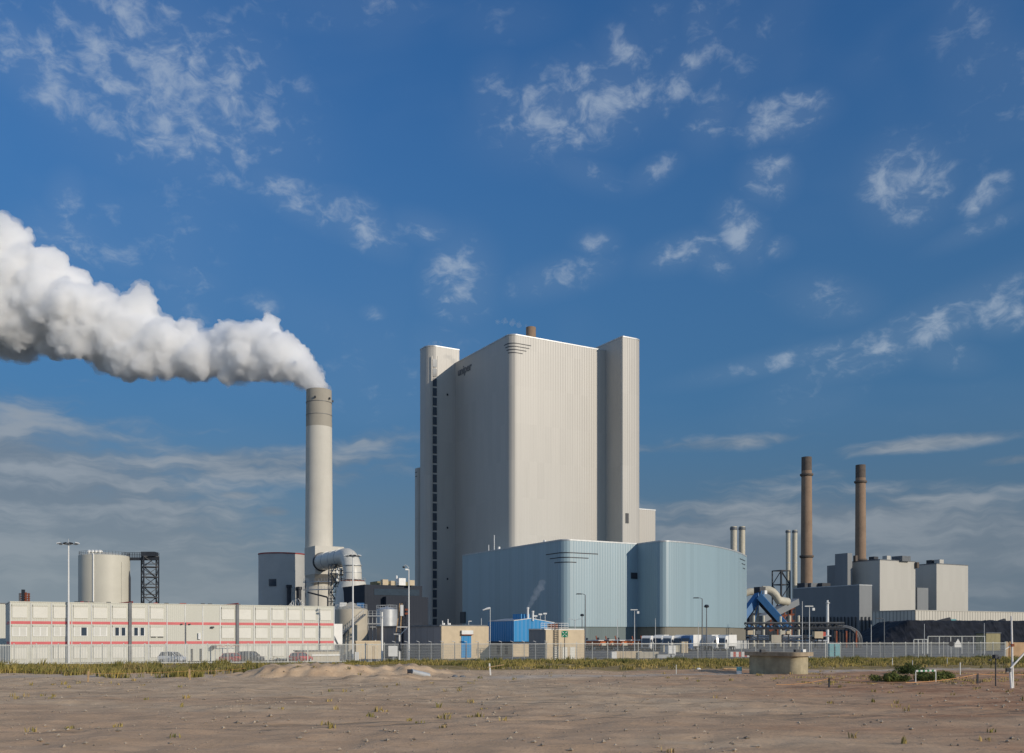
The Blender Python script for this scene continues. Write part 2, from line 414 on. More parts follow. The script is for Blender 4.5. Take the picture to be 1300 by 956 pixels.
redc = t.mix(t.mrange(n3, .35, .68), rgb(.36, .19, .105), rgb(.52, .30, .175))
c = t.mix(t.math('MULTIPLY', ar, t.mrange(n1, .2, .55)), c, redc)
c = t.mix(t.math('MULTIPLY', ag, .9), c, t.mix(t.mrange(n3, .3, .7), rgb(.44, .365, .285), rgb(.60, .51, .41)))
c = t.mix(ab, c, t.mix(t.mrange(n1, .35, .65), rgb(.26, .19, .08), rgb(.36, .26, .12)))
c = t.mix(t.mrange(n2, .56, .75, 0, .55), c, rgb(.20, .14, .085))
c = t.mix(t.mrange(t.noise(P, 11, 3, .6), .66, .72, 0, .5), c, rgb(.5, .42, .33))
px_, py_, pz_ = t.sep(P); trk = None
for k_, (sl, off) in enumerate(((.10, 74.0), (.10, 75.9), (-.16, 58.0), (-.16, 59.8), (.03, 84.5), (.03, 86.3), (.24, 45.0), (.24, 46.7))):
    q_ = t.math('SUBTRACT', t.math('ADD', py_, t.math('MULTIPLY', t.math('SUBTRACT', t.noise(t.mapping(P, (0, 0, k_ // 2 * 3.7)), .045, 2), .5), 9.0)), t.math('ADD', t.math('MULTIPLY', px_, sl), off))
    e_ = t.mrange(t.math('ABSOLUTE', q_), .12, .42, 1.0, 0.0); trk = e_ if trk is None else t.math('MAXIMUM', trk, e_)
trk = t.math('MULTIPLY', trk, t.mrange(t.noise(P, .22, 3, .6), .38, .58))
c = t.mix(t.math('MULTIPLY', trk, .5), c, rgb(.24, .17, .11))
damp = t.mrange(t.noise(t.mapping(P, sca=(.05, .12, 1)), 1.0, 5, .6), .54, .70, 0, .35)
c = t.mix(damp, c, rgb(.25, .18, .12))
t.put(b.inputs['Base Color'], c); b.inputs['Roughness'].default_value = .95; b.inputs['Specular IOR Level'].default_value = .1
bn = t.new('ShaderNodeBump'); bn.inputs['Strength'].default_value = .55; bn.inputs['Distance'].default_value = .12
t.put(bn.inputs['Height'], t.math('SUBTRACT', t.math('ADD', t.math('MULTIPLY', n2, .7), n3), t.math('MULTIPLY', trk, .9))); t.l.new(bn.outputs[0], b.inputs['Normal'])
me.materials.append(m); o = bpy.data.objects.new('sand', me); col.objects.link(o); struct(o)

# ================================================================== the boiler house
A0 = at(648, 390)        # near corner
fv = run(A0, V2, 769); fu = run(A0, U2, 578)
BT = zat(423.5, 390)
bh = thing('boiler_house', 'huge windowless pale boiler house with rounded corner rising over the blue halls', 'power station building', A0)
poly = fillet([go(A0, 0, 0), go(A0, 0, fv + 4), go(A0, 62, fv + 4), go(A0, 62, 0)], [3.2, 0, 0, 0], 14)
mb = MB(); mb.prism(poly, 0, BT); mb.build('wall', 'boiler', bh)
mb = MB(); coping(mb, poly, BT, .45, .14); mb.build('roof_edge', 'galv', bh)
corner = [go(A0, 30, 0), *poly[:15], go(A0, 0, 30)]
corner = [(p[0], p[1]) for p in corner]
Lc = sum(math.dist(corner[i], corner[i + 1]) for i in range(len(corner) - 1)) / 2
for py, l, r in ((434.5, 4.5, 9.0), (438.5, 3.4, 8.2), (442.5, 2.4, 6.8), (446.5, 1.5, 5.0)):
    z = zat(py, 390); mb = MB(); band(mb, resample(corner, Lc - l, Lc + r), z - .17, z + .17, -.05, .07); mb.build('groove', 'dark', bh)
# lettering high on the shaded face
def lettering(text, loc, rot, size, depth, mat, parent, name='lettering'):
    cu = bpy.data.curves.new(name, 'FONT'); cu.body = text; cu.size = size; cu.extrude = depth; cu.align_x = 'CENTER'; cu.align_y = 'CENTER'; cu.offset = size * .012
    tmp = bpy.data.objects.new(name, cu); col.objects.link(tmp)
    bpy.context.view_layer.update()
    me = bpy.data.meshes.new_from_object(tmp.evaluated_get(bpy.context.evaluated_depsgraph_get())); bpy.data.objects.remove(tmp)
    me.transform(Matrix.Translation(Vector(loc) - world_loc(parent)) @ rot.to_4x4()); me.materials.clear(); me.materials.append(M[mat])
    o = bpy.data.objects.new(name, me); col.objects.link(o); o.parent = parent; return o
def face_rot(dirx):   # text standing on a wall whose left-to-right direction is dirx
    x = Vector((dirx[0], dirx[1], 0)).normalized(); z = Vector((x.y, -x.x, 0)); y = Vector((0, 0, 1))
    return Matrix((x, y, z)).transposed()
s_ = run(A0, U2, 590); q = go(A0, s_, -.12); zl = zat(469, q.y)
lettering('uniper', (q.x, q.y, zl), face_rot((-UX, -UY)), 5.0, .1, 'steel', bh)
# right-hand tower, its left face in shade
tr = [go(A0, -11.8, fv)]; lv = run(tr[0], V2, 816)
tp = fillet([go(A0, -11.8, fv), go(A0, -11.8, fv + lv), go(A0, 8, fv + lv), go(A0, 8, fv)], [.7, 3.6, 2, 0], 12)
mb = MB(); TZ = zat(427, tr[0].y); mb.prism(tp, 0, TZ); tw = mb.build('tower', 'boiler', bh); tw['label'] = 'plain tower on the sunny side of the boiler house'
mb = MB(); coping(mb, tp, TZ, .5, .14); mb.build('tower_cap', 'galv', tw)
q = go(tr[0], 0, run(tr[0], V2, 796)); mb = MB(); mb.box((q.x, q.y, zat(658, q.y)), (1.6, .3, 4.2), GRID); mb.build('vent', 'dark', tw)
# stair tower with the column of windows
tl = go(A0, fu, 0); ls = -run(tl, V2, 543.5)
SZ = zat(440, tl.y - 4)
sd = run(go(tl, 0, -ls), U2, 532.0)
tp = fillet([go(tl, 0, -ls), go(tl, 0, 2), go(tl, sd, 2), go(tl, sd, -ls)], [4.2, 0, 0, 1.5], 14)
mb = MB(); mb.prism(tp, 0, SZ); tw = mb.build('tower', 'boiler', bh); tw['label'] = 'stair tower with one tall column of small windows'
mb = MB(); coping(mb, tp, SZ, .45, .14); mb.build('tower_cap', 'galv', tw)
sA = -run(tl, V2, 552); sc_ = go(tl, 0, -sA)
for px_ in (548.4, 555.8):
    q = go(tl, -.02, run(tl, V2, px_)); mb = MB(); mb.box((q.x, q.y, (zat(452, q.y) + 4) / 2), (.34, .2, zat(452, q.y) - 4), GRID); mb.build('window_trim', 'boiler', tw)
wy = 456.0
while wy < 786:
    z0, z1 = zat(wy + 10.0, sc_.y), zat(wy, sc_.y)
    mb = MB(); mb.box((sc_.x, sc_.y, (z0 + z1) / 2), (1.9, .24, z1 - z0), GRID); mb.build('window', 'glass', tw)
    wy += 12.2
for py in (501, 670, 735):
    q = go(tl, -.05, run(tl, V2, 568)); mb = MB(); mb.box((q.x, q.y, zat(py, q.y)), (.7, .3, .9), GRID); mb.build('vent', 'dark', tw)
# lower blocks behind
q = at(531.5, 460); ad = run(q, U2, 526.8); mb = MB(); mb.prism(fillet([go(q, 0, 0), go(q, 0, 14), go(q, ad, 14), go(q, ad, 0)], [2.0, 0, 0, 0], 8), 0, zat(596, 466)); mb.build('annex', 'boiler', bh)
for py in (603, 608): mb = MB(); band(mb, [tuple(go(q, ad * .9, 0)[:2]), tuple(go(q, ad * .4, 0)[:2])], zat(py, 470) - .2, zat(py, 470) + .2); mb.build('groove', 'dark', bh)
q = at(832, 432); k = go(q, 0, -26); mb = MB(); mb.gbox(k, 20, 26, 0, zat(648.5, 432)); mb.build('annex', 'boiler', bh)
mb = MB(); mb.gbox(go(k, -.15, -.1), 20.3, 26.2, zat(648.5, 432), zat(648.5, 432) + .5); mb.build('roof_edge', 'galv', bh)
q = at(674, 412); mb = MB(); mb.lathe([(2.1, BT - 2), (2.1, zat(416, 412)), (1.8, zat(416, 412)), (1.8, zat(418, 412))], (q.x, q.y), 28); mb.build('flue', 'brown', bh)
for px_, Y in ((655, 405), (690, 412), (715, 415)):
    q = at(px_, Y); mb = MB(); mb.box((q.x, q.y, BT + .9), (2.2, 1.6, 1.6), GRID); mb.build('roof_vent', 'galv', bh)

# ================================================================== blue halls
H0 = at(715.5, 330); HZ = zat(685, 330)
hu = run(H0, U2, 585.5); hv = run(H0, V2, 809)
h1 = thing('turbine_hall', 'large pale blue hall in front of the boiler house, three dark lines round its corner', 'industrial hall', H0)
p1 = fillet([go(H0, 0, 0), go(H0, 0, hv + 30), go(H0, hu, hv + 30), go(H0, hu, 0)], [3.4, 0, 0, 1.5], 14)
ZB = zat(795.5, 330)
mb = MB(); mb.prism(p1, ZB, HZ); mb.build('wall', 'hall', h1)
ip = fillet([go(H0, .4, .4), go(H0, .4, hv + 29), go(H0, hu - .4, hv + 29), go(H0, hu - .4, .4)], [3.2, 0, 0, 1.3], 14)
mb = MB(); mb.prism(ip, -.1, ZB + .05); mb.build('plinth', cladding('teal_plinth', (.15, .19, .19), .8, .7, .06, .2, (6, 9), .2), h1)
mb = MB(); coping(mb, p1, HZ, .45, .12); mb.build('roof_edge', 'galv', h1)
cn = [tuple(go(H0, 40, 0)[:2]), *p1[:15], tuple(go(H0, 0, 40)[:2])]; Lc = sum(math.dist(cn[i], cn[i + 1]) for i in range(len(cn) - 1)) / 2
for py, l, r in ((701.5, 10.5, 13.5), (707.5, 8, 9.5), (713.5, 5, 4.5)):
    z = zat(py, 331); mb = MB(); band(mb, resample(cn, Lc - l, Lc + r), z - .16, z + .16, -.05, .07); mb.build('groove', 'dark', h1)
q = go(H0, -.02, run(H0, V2, 805.5)); mb = MB(); mb.box((q.x, q.y, zat(731, q.y)), (3.2, .3, 2.2), GRID); mb.build('louver', 'dark', h1)
q = go(H0, run(H0, U2, 588), -.1); mb = MB(); mb.box((q.x, q.y, zat(784, q.y)), (.5, 4.4, 4.6), GRID); mb.build('louver', 'dark', h1)
for px_, h in ((619, 2.6), (632, 1.2), (626, 6.0), (690, .9)):
    a = go(H0, run(H0, U2, px_), .5); mb = MB(); mb.tube((a.x, a.y, HZ - .3), (a.x, a.y, HZ + h), .13 if h > 2 else .5, None, 8); mb.build('roof_vent', 'whitem', h1)

G0 = go(H0, 0, hv); hp = -run(G0, (-UX, -UY), 838) if False else run(G0, (-UX, -UY), 841)
C2 = go(G0, -hp, 0)
h2 = thing('turbine_hall', 'second pale blue hall, its long sunny front curving away, trucks parked before it', 'industrial hall', C2)
P2 = at(948, 400)
k0 = Vector((C2.x, C2.y)); k2 = Vector((P2.x, P2.y)); dv = Vector((VX, VY)); de = Vector((math.sin(R(20)), math.cos(R(20))))
mat_ = Matrix(((dv.x, de.x), (dv.y, de.y))); sol = mat_.inverted() @ (k2 - k0); k1 = k0 + dv * sol[0]
curve = [tuple((1 - t_) ** 2 * k0 + 2 * t_ * (1 - t_) * k1 + t_ ** 2 * k2) for t_ in [i / 20 for i in range(1, 20)]]
st = go(C2, 0, .8)
base = [go(C2, 45, 0), go(C2, 0, 0)]
f = fillet([go(C2, 45, 0), go(C2, 0, 0), Vector((curve[2][0], curve[2][1], 0))], [0, 3.0, 0], 12)
p2 = [tuple(q) for q in f[:-1]] + curve[2:] + [tuple(k2), tuple(k2 + Vector((-6, 8))), tuple(go((k2.x, k2.y), 20, -30)[:2])]
HZ2 = zat(686.5, C2.y)
mb = MB(); mb.prism(p2, ZB, HZ2); mb.build('wall', 'hall', h2)
mb = MB(); coping(mb, p2, HZ2, .45, .12); mb.build('roof_edge', 'galv', h2)
def shrink(poly, d):
    out = []; n = len(poly)
    for i in range(n):
        a = Vector(poly[i - 1]); b_ = Vector(poly[(i + 1) % n]); t_ = (b_ - a).normalized(); out.append((poly[i][0] - t_.y * d, poly[i][1] + t_.x * d))
    return out
mb = MB(); mb.prism(shrink(p2, .5), -.1, ZB + .05); mb.build('plinth', 'hallb', h2)
for py, l in ((713, 13), (718, 9), (723, 6)):
    z = zat(py, 398); e = resample(curve + [tuple(k2)], 200 - l, 200) if False else None
    L2 = sum(math.dist(curve[i], curve[i + 1]) for i in range(len(curve) - 1))
    mb = MB(); band(mb, resample(curve, L2 - l, L2 - .3), z - .16, z + .16, -.05, .08); mb.build('groove', 'dark', h2)
mb = MB(); q = at(941, 396); mb.box((q.x - 1.4, q.y - 3.4, 2.2), (8, .4, 4.2), R(62)); mb.build('roller_door', 'galv', h2)

# ================================================================== the white chimney and its duct
Ck = at(405, 350)
ch = thing('chimney', 'tall white concrete chimney with taupe top band, steam pouring from it', 'chimney', Ck)
zb, zt = zat(543, 350), zat(496, 350)
mb = MB(); mb.lathe([(5.15, 0), (4.95, 30), (4.62, zb)], Ck, 64); mb.build('shaft', 'stack', ch)
mb = MB(); mb.lathe([(4.63, zb), (4.50, zt), (3.9, zt), (3.9, zt - 3)], Ck, 64); tb = mb.build('top_band', 'stacktop', ch)
for py in (512, 528):
    z = zat(py, 350); mb = MB(); mb.lathe([(4.6, z - .08), (4.68, z - .08), (4.68, z + .08), (4.6, z + .08)], Ck, 64); mb.build('joint', 'steel', tb)
for a in (150, 20, 265, 330):
    mb = MB(); z = zat(508, 350); mb.box((Ck.x + 4.95 * math.cos(R(a)), Ck.y + 4.95 * math.sin(R(a)), z), (.45, .5, .7), R(a)); mb.build('obstruction_light', 'dark', tb)
bx = go(Ck, -11.4, -5.3)
mb = MB(); zt_, zb_ = zat(693.5, 340), zat(729, 340)
mb.gbox(bx, 11.6, 10.6, zb_, zt_)
lo = [go(bx, 0, 0), go(bx, 0, 10.6), go(bx, 11.6, 10.6), go(bx, 11.6, 0)]; hi = [go(bx, 9.5, 2.5), go(bx, 9.5, 8), go(bx, 11.6, 8), go(bx, 11.6, 2.5)]
zl_ = zat(746, 340)
mb.add([(p.x, p.y, zb_ - .01) for p in lo] + [(p.x, p.y, zl_) for p in hi], [(0, 4, 5, 1), (1, 5, 6, 2), (2, 6, 7, 3), (3, 7, 4, 0), (4, 7, 6, 5)])
mb.smooth = True
mb.build('inlet_box', 'stack', ch)
f0 = go(Ck, -11.5, -2.9); zp = zat(713.5, 339)
dirp = Vector((-UX, -UY, 0))
fd = thing('flue_duct', 'fat pale duct bending from the white chimney down to the scrubber', 'duct', (f0.x, f0.y, 0))
L_ = 30.0; rb = 6.0; pts = [Vector((f0.x, f0.y, zp)) + dirp * q for q in (0, 6, 12, 18, L_ - rb)]
for k in range(1, 9):
    a = R(90 * k / 8); pts.append(Vector((f0.x, f0.y, zp)) + dirp * (L_ - rb + rb * math.sin(a)) + Vector((0, 0, -rb * (1 - math.cos(a)))))
end = pts[-1]; ze = zat(736, end.y); pts.append(Vector((end.x, end.y, ze)))
mb = MB(); mb.pipe(pts, 2.95, 36); mb.build('pipe', 'duct', fd)
mb = MB(); mb.pipe([pts[0] - dirp * .2, pts[0] + dirp * .5], 3.3, 36); mb.build('flange', 'dark', fd)
for s in (7, 14, 20):
    mb = MB(); c0 = pts[0] + dirp * s; mb.pipe([c0, c0 + dirp * .25], 3.05, 36); mb.build('seam', 'galv', fd)
for z in (ze + 2.2, ze + 4.5): mb = MB(); mb.lathe([(2.9, z), (3.05, z), (3.05, z + .2), (2.9, z + .2)], end, 36); mb.build('seam', 'galv', fd)
sb = thing('scrubber', 'round cream scrubber tower under the bent flue duct', 'tank', (end.x, end.y, 0))
mb = MB(); mb.lathe([(7.0, 0), (5.2, ze - 4), (4.1, ze - .6)], end, 48); mb.build('shell', 'duct', sb)
mb = MB(); mb.lathe([(3.2, ze - .7), (3.9, ze - .7), (3.9, ze - .3), (3.2, ze - .3)], end, 40); mb.build('ring', 'rust', sb)
mb = MB()
for k in range(20):
    a = 2 * math.pi * k / 20; b_ = 2 * math.pi * (k + 1) / 20; A_ = (end.x + 4.3 * math.cos(a), end.y + 4.3 * math.sin(a)); B_ = (end.x + 4.3 * math.cos(b_), end.y + 4.3 * math.sin(b_))
    mb.beam((*A_, ze - .7), (*A_, ze + .5), .07)
    for h in (0, .5): mb.beam((*A_, ze + h), (*B_, ze + h), .06)
mb.build('railing', 'galv', sb)

def scaffold(name, label, p, lu, lv, z0, z1, lev, mat='dark', w=.22, brace=True, group=None, cat='stair tower', deck=True):
    t = thing(name, label, cat, p, group)
    cs = [go(p, 0, 0), go(p, 0, lv), go(p, lu, lv), go(p, lu, 0)]
    for c_ in cs: MB().beam((c_.x, c_.y, z0), (c_.x, c_.y, z1), w).build('post', mat, t)
    n = max(1, round((z1 - z0) / lev)); mb = MB(); md = MB(); ms = MB()
    for i in range(n + 1):
        z = z0 + (z1 - z0) * i / n
        for k in range(4):
            a, b_ = cs[k], cs[(k + 1) % 4]
            mb.beam((a.x, a.y, z), (b_.x, b_.y, z), w * .8)
            if i < n:
                z2 = z0 + (z1 - z0) * (i + 1) / n
                mb.beam((a.x, a.y, z + 1.0 if deck else z), (b_.x, b_.y, z + 1.0 if deck else z), w * .4)
                if brace:
                    if (i + k) % 2: mb.beam((a.x, a.y, z), (b_.x, b_.y, z2), w * .55)
                    else: mb.beam((b_.x, b_.y, z), (a.x, a.y, z2), w * .55)
        if deck:
            MB().gbox(p, lu, lv, z - .06, z + .06).build('deck', mat, t)
            if i < n:
                f_ = go(p, lu * .5, lv * .1); g_ = go(p, lu * .5, lv * .9); z2 = z0 + (z1 - z0) * (i + 1) / n
                if i % 2: f_, g_ = g_, f_
                ms.beam((f_.x, f_.y, z), (g_.x, g_.y, z2), lu * .35, .12)
    mb.build('bracing', mat, t)
    if deck: ms.build('stair', mat, t)
    return t
scaffold('stair_tower', 'dark open scaffold stair between the chimney and the round scrubber', at(421, 318), 3.2, 2.6, 0, zat(716, 318), 3.0, 'steel', .2)
st2 = thing('platform_ladder', 'pale steel ladder tower hung with small grey boxes beside the scaffold stair', 'ladder tower', at(429.5, 312))
q = at(429.5, 312); mb = MB(); mb.gbox(q, 1.2, 1.4, 0, zat(721, 312)); mb.build('shaft', 'duct', st2)
for k in range(9):
    mb = MB(); z = zat(724 + k * 5.2, 312); mb.gbox(go(q, -.5, -.8), 2.0, 3.2, z - .12, z + .1); mb.build('platform', 'dark', st2)
    mb = MB(); mb.gbox(go(q, -.5, -.8 + 3 * (k % 2)), .5, .5, z - .9, z); mb.build('box', 'white', st2)
pr = thing('walkway', 'two pale railed walkways in front of the chimney foot', 'walkway', at(389, 335))
for py in (738.5, 748.5):
    a, b_ = at(386, 336), at(420, 330); z = zat(py, 333); mb = MB(); mb.beam((a.x, a.y, z), (b_.x, b_.y, z), 1.0, .35); mb.build('deck', 'galv', pr)
    mb = MB()
    for k in range(10):
        p_ = a.lerp(b_, k / 9); mb.beam((p_.x, p_.y - .5, z), (p_.x, p_.y - .5, z + 1.1), .07)
    for h in (.55, 1.1): mb.beam((a.x, a.y - .5, z + h), (b_.x, b_.y - .5, z + h), .07)
    mb.build('railing', 'galv', pr)
mb = MB()
for px_ in (388, 404, 419):
    p_ = at(px_, 333); mb = MB(); mb.beam((p_.x, p_.y, 0), (p_.x, p_.y, zat(737, 333)), .3); mb.build('post', 'steel', pr)
a, b_ = at(391, 332), at(415, 328); mb = MB(); mb.pipe([(a.x, a.y, zat(752, 332)), (b_.x, b_.y, zat(758, 328)), (b_.x + .3, b_.y, zat(760, 328)), (b_.x + .3, b_.y, 2)], .28, 8); mb.build('pipe', 'dark', pr)

# ------------------------------------------------------------------ silo beside the chimney
Cs = at(358.5, 372); rs = 29.5 * 372 / F; zs = zat(704.5, 372)
si = thing('silo', 'squat grey round silo standing left of the white chimney', 'silo', Cs)
mb = MB(); mb.lathe([(rs, 0), (rs, zs), (rs - .4, zs), (rs - .4, zs - .6)], Cs, 96); mb.build('shell', 'silo', si)
mb = MB(); mb.lathe([(rs - .1, zs - .15), (rs + .15, zs - .15), (rs + .15, zs + .3), (rs - .1, zs + .3)], Cs, 96); mb.build('rim', 'redtrim', si)
def on_cyl(C, r, px_, Y, out=0.0):   # where column px meets the near side of a round tank
    k = (px_ - CX) / F; A_ = 1 + k * k; B_ = -2 * (C.x * k + C.y); D_ = C.x ** 2 + C.y ** 2 - (r + out) ** 2
    y = (-B_ - math.sqrt(max(0, B_ * B_ - 4 * A_ * D_))) / (2 * A_); return Vector((k * y, y, 0))
q = on_cyl(Cs, rs, 346, 0); ang = math.atan2(q.y - Cs.y, q.x - Cs.x)
mb = MB(); mb.box((q.x, q.y, zat(739.5, q.y)), (.35, 2.9, 2.7), ang); mb.build('window', 'glass', si)
for px_, py0 in ((367, 742.5), (380, 745)):
    q = on_cyl(Cs, rs, px_, 0, .9); mb = MB(); mb.lathe([(.75, 0), (.75, zat(py0 + 4, q.y)), (1.05, zat(py0 + 3.5, q.y)), (1.05, zat(py0, q.y))], q, 20); mb.build('vent_pipe', 'dark', si)
# hoops and ladder cage beside it, over the office roof
hp_ = thing('ladder_hoops', 'small pale hooped ladder cage in front of the grey silo', 'ladder', at(376, 340))
for k in range(6):
    p_ = at(369 + k * 3.2, 340); z = zat(768 - 6 * math.sin(k / 5 * math.pi), 340); mb = MB()
    mb.pipe([(p_.x - .9, p_.y, zat(770, 340)), (p_.x - .7, p_.y, z - .3), (p_.x, p_.y, z + .7), (p_.x + .7, p_.y, z - .3), (p_.x + .9, p_.y, zat(770, 340))], .1, 6); mb.build('hoop', 'white', hp_)
for px_ in (369, 387): p_ = at(px_, 340); mb = MB(); mb.beam((p_.x, p_.y, 0), (p_.x, p_.y, zat(766, 340)), .25); mb.build('post', 'galv', hp_)
a, b_ = at(366, 340), at(391, 340); mb = MB(); mb.beam((a.x, a.y, zat(770, 340)), (b_.x, b_.y, zat(770, 340)), .5, .3); mb.build('beam', 'whitem', hp_)

# ------------------------------------------------------------------ cream tank with bridge and lattice tower
Ct = at(132.5, 300); rt = 30.5 * 300 / F; zt2 = zat(706, 300)
tk = thing('storage_tank', 'big cream cylindrical tank with a dark shaded side behind the offices', 'tank', Ct)
prof = [(rt, 0), (rt, zt2 - .1), (rt - .2, zt2), (rt * .6, zt2 + .7), (.5, zt2 + 1.2)]
mb = MB(); mb.lathe(prof, Ct, 96); mb.build('shell', 'tankpale', tk)
q = on_cyl(Ct, rt, 118.5, 0, .1); mb = MB(); mb.tube((q.x, q.y, 0), (q.x, q.y, zt2 + .3), .2, None, 8); mb.build('pipe', 'white', tk)
q = on_cyl(Ct, rt, 154.5, 0, .1); mb = MB(); mb.tube((q.x, q.y, 0), (q.x, q.y, zt2 - 2), .14, None, 8); mb.build('pipe', 'tankpale', tk)
for px_ in (113.5, 118, 122.5, 127):
    p_ = at(px_, 296); mb = MB(); mb.lathe([(.45, zt2 + .1), (.45, zt2 + .8), (.8, zt2 + .9), (.7, zt2 + 1.4), (.2, zt2 + 1.6)], p_, 12); mb.build('roof_vent', 'white', tk)
mb = MB()
for k in range(44):
    a = 2 * math.pi * k / 44; b2 = 2 * math.pi * (k + 1) / 44; r_ = rt - .25; A_ = (Ct.x + r_ * math.cos(a), Ct.y + r_ * math.sin(a)); B_ = (Ct.x + r_ * math.cos(b2), Ct.y + r_ * math.sin(b2))
    mb.beam((*A_, zt2), (*A_, zt2 + 1.1), .07)
    for h in (.6, 1.1): mb.beam((*A_, zt2 + h), (*B_, zt2 + h), .06)
mb.build('railing', 'steel', tk)
lt_p = at(182.5, 300); lt = scaffold('lattice_tower', 'dark blue black lattice stair tower joined to the cream tank by a bridge', lt_p, 4.2, 4.4, 0, zat(706, 300), 3.1, 'dark', .34)
br = thing('footbridge', 'dark steel footbridge from the cream tank roof to the lattice tower', 'footbridge', at(158, 301))
a, b_ = at(157, 302), at(200.5, 302); z = zat(709.5, 302)
mb = MB(); mb.beam((a.x, a.y, z), (b_.x, b_.y, z), 2.0, .8); mb.build('deck', 'dark', br)
mb = MB()
for k in range(15):
    p_ = a.lerp(b_, k / 14)
    for s in (-1, 1): mb.beam((p_.x, p_.y + s, z), (p_.x, p_.y + s, z + 1.9), .09)
for s in (-1, 1):
    for h in (.9, 1.4, 1.9): mb.beam((a.x, a.y + s, z + h), (b_.x, b_.y + s, z + h), .09)
mb.build('railing', 'dark', br)
a2 = at(163.5, 301); mb = MB(); mb.pipe([(at(155, 301).x, 301, z - .5), (at(159.5, 301).x, 301, z - 1.2), (at(162, 301).x, 301, z - 3), (at(163.4, 300).x, 300.5, z - 6), (at(163.6, 300).x, 300.5, 0)], .42, 10); mb.build('drop_pipe', 'dark', br)
mb = MB(); mb.box((at(190, 302).x, 302, z + 1.4), (4.2, 3.4, 1.4)); mb.build('head_house', 'dark', br)
# far-off red and white mast
fm = at(28.5, 760)
t_ = thing('crane_mast', 'faint reddish lattice structure far behind the left end of the offices', 'lattice mast', at(27, 760))
for i, (px_, py0, mt) in enumerate(((25, 753, 'steel'), (29.5, 748.5, 'dark'), (33, 752, 'rust'), (36.5, 753, 'rust'))):
    p_ = at(px_, 760); mb = MB(); mb.beam((p_.x, p_.y, 0), (p_.x, p_.y, zat(py0, 760)), 1.0 if i != 1 else 2.0); mb.build('post', mt, t_)
mb = MB()
for py in (754, 757, 760, 763, 767): mb.beam((at(24.5, 760).x, 760, zat(py, 760)), (at(38, 760).x, 760, zat(py, 760)), .8)
mb.build('bracing', 'rust', t_)

# ================================================================== FGD house and clutter round the chimney foot
g0 = at(463, 292); gzt = zat(742, 292)
fg = thing('absorber_house', 'low black clad building with cream roof plant between scrubber and stair tower', 'industrial building', g0)
mb = MB(); mb.gbox(g0, 22, run(g0, V2, 536), 0, gzt); mb.build('wall', 'fgd', fg)
mb = MB(); 
p_ = go(g0, -.12, 1.5); mb.gbox(go(g0, -.1, 3), .1, 15, zat(755, 292), zat(747, 292)); mb.build('window_strip', 'glass', fg)
mb = MB(); mb.gbox(go(g0, -2.2, 6), 2.1, 14, 0, zat(757, 292)); mb.build('lean_to', 'fgd', fg)
mb = MB(); mb.gbox(go(g0, 6, 6.5), 6, 12, gzt - .2, zat(736.5, 295)); mb.build('roof_plant', 'olive', fg)
for px_, sz in ((488, 1.8), (498, 1.4), (509, 2.2), (522, 1.6)):
    p_ = at(px_, 298); mb = MB(); mb.box((p_.x, p_.y, gzt + sz / 2), (sz, sz, sz), GRID); mb.build('roof_unit', 'beige' if sz < 2 else 'white', fg)
p_ = at(503.5, 298); mb = MB(); mb.lathe([(.3, gzt), (.3, zat(731, 298)), (.1, zat(730.5, 298))], p_, 10); mb.build('flue', 'white', fg)

def round_tank(label, px, Y, rpx, pyt, mat, cone=0, group=None):
    C = at(px, Y); r = rpx * Y / F; z = zat(pyt, Y); t = thing('storage_tank', label, 'tank', C, group)
    mb = MB(); mb.lathe([(r, 0), (r, z), (r - .12, z + .06), (.25, z + cone + .3)], C, 64); mb.build('shell', mat, t)
    mb = MB()
    for k in range(24):
        a = 2 * math.pi * k / 24; b2 = 2 * math.pi * (k + 1) / 24; A_ = (C.x + r * .97 * math.cos(a), C.y + r * .97 * math.sin(a)); B_ = (C.x + r * .97 * math.cos(b2), C.y + r * .97 * math.sin(b2))
        mb.beam((*A_, z), (*A_, z + 1), .05)
        for h in (.5, 1.0): mb.beam((*A_, z + h), (*B_, z + h), .045)
    mb.build('railing', 'galv', t)
    return t, C, r, z
t, C, r, z = round_tank('beige round tank with an outside stair climbing its sunny side', 446, 190, 20.5, 774, 'tankbeige', 1.2)
mb = MB(); mb.box((C.x - 1.4, C.y - 1, z + .9), (1.2, 1.0, .9)); mb.build('roof_unit', 'white', t)
mb = MB(); mb.box((C.x + 1.9, C.y - .6, z + .8), (1.3, 1.0, 1.0)); mb.build('roof_unit', 'convblue', t)
sp = []; n_ = 16
for k in range(n_ + 1):
    q = on_cyl(C, r, 432 + 31 * k / n_, 0, .55); sp.append((q.x, q.y, zat(809 - 29 * k / n_, q.y)))
mb = MB(); 
for k in range(n_): mb.beam(sp[k], sp[k + 1], .75, .18)
mb.build('stair', 'steel', t)
mb = MB()
for k in range(n_):
    a, b_ = Vector(sp[k]), Vector(sp[k + 1]); mb.beam(a + Vector((.1, -.4, 0)), a + Vector((.1, -.4, 1)), .06); mb.beam(a + Vector((.1, -.4, 1)), b_ + Vector((.1, -.4, 1)), .06)
mb.build('handrail', 'galv', t)
round_tank('pale grey tank with a flat top in the shade of the black clad building', 491, 218, 13.5, 774, 'galv', .4)
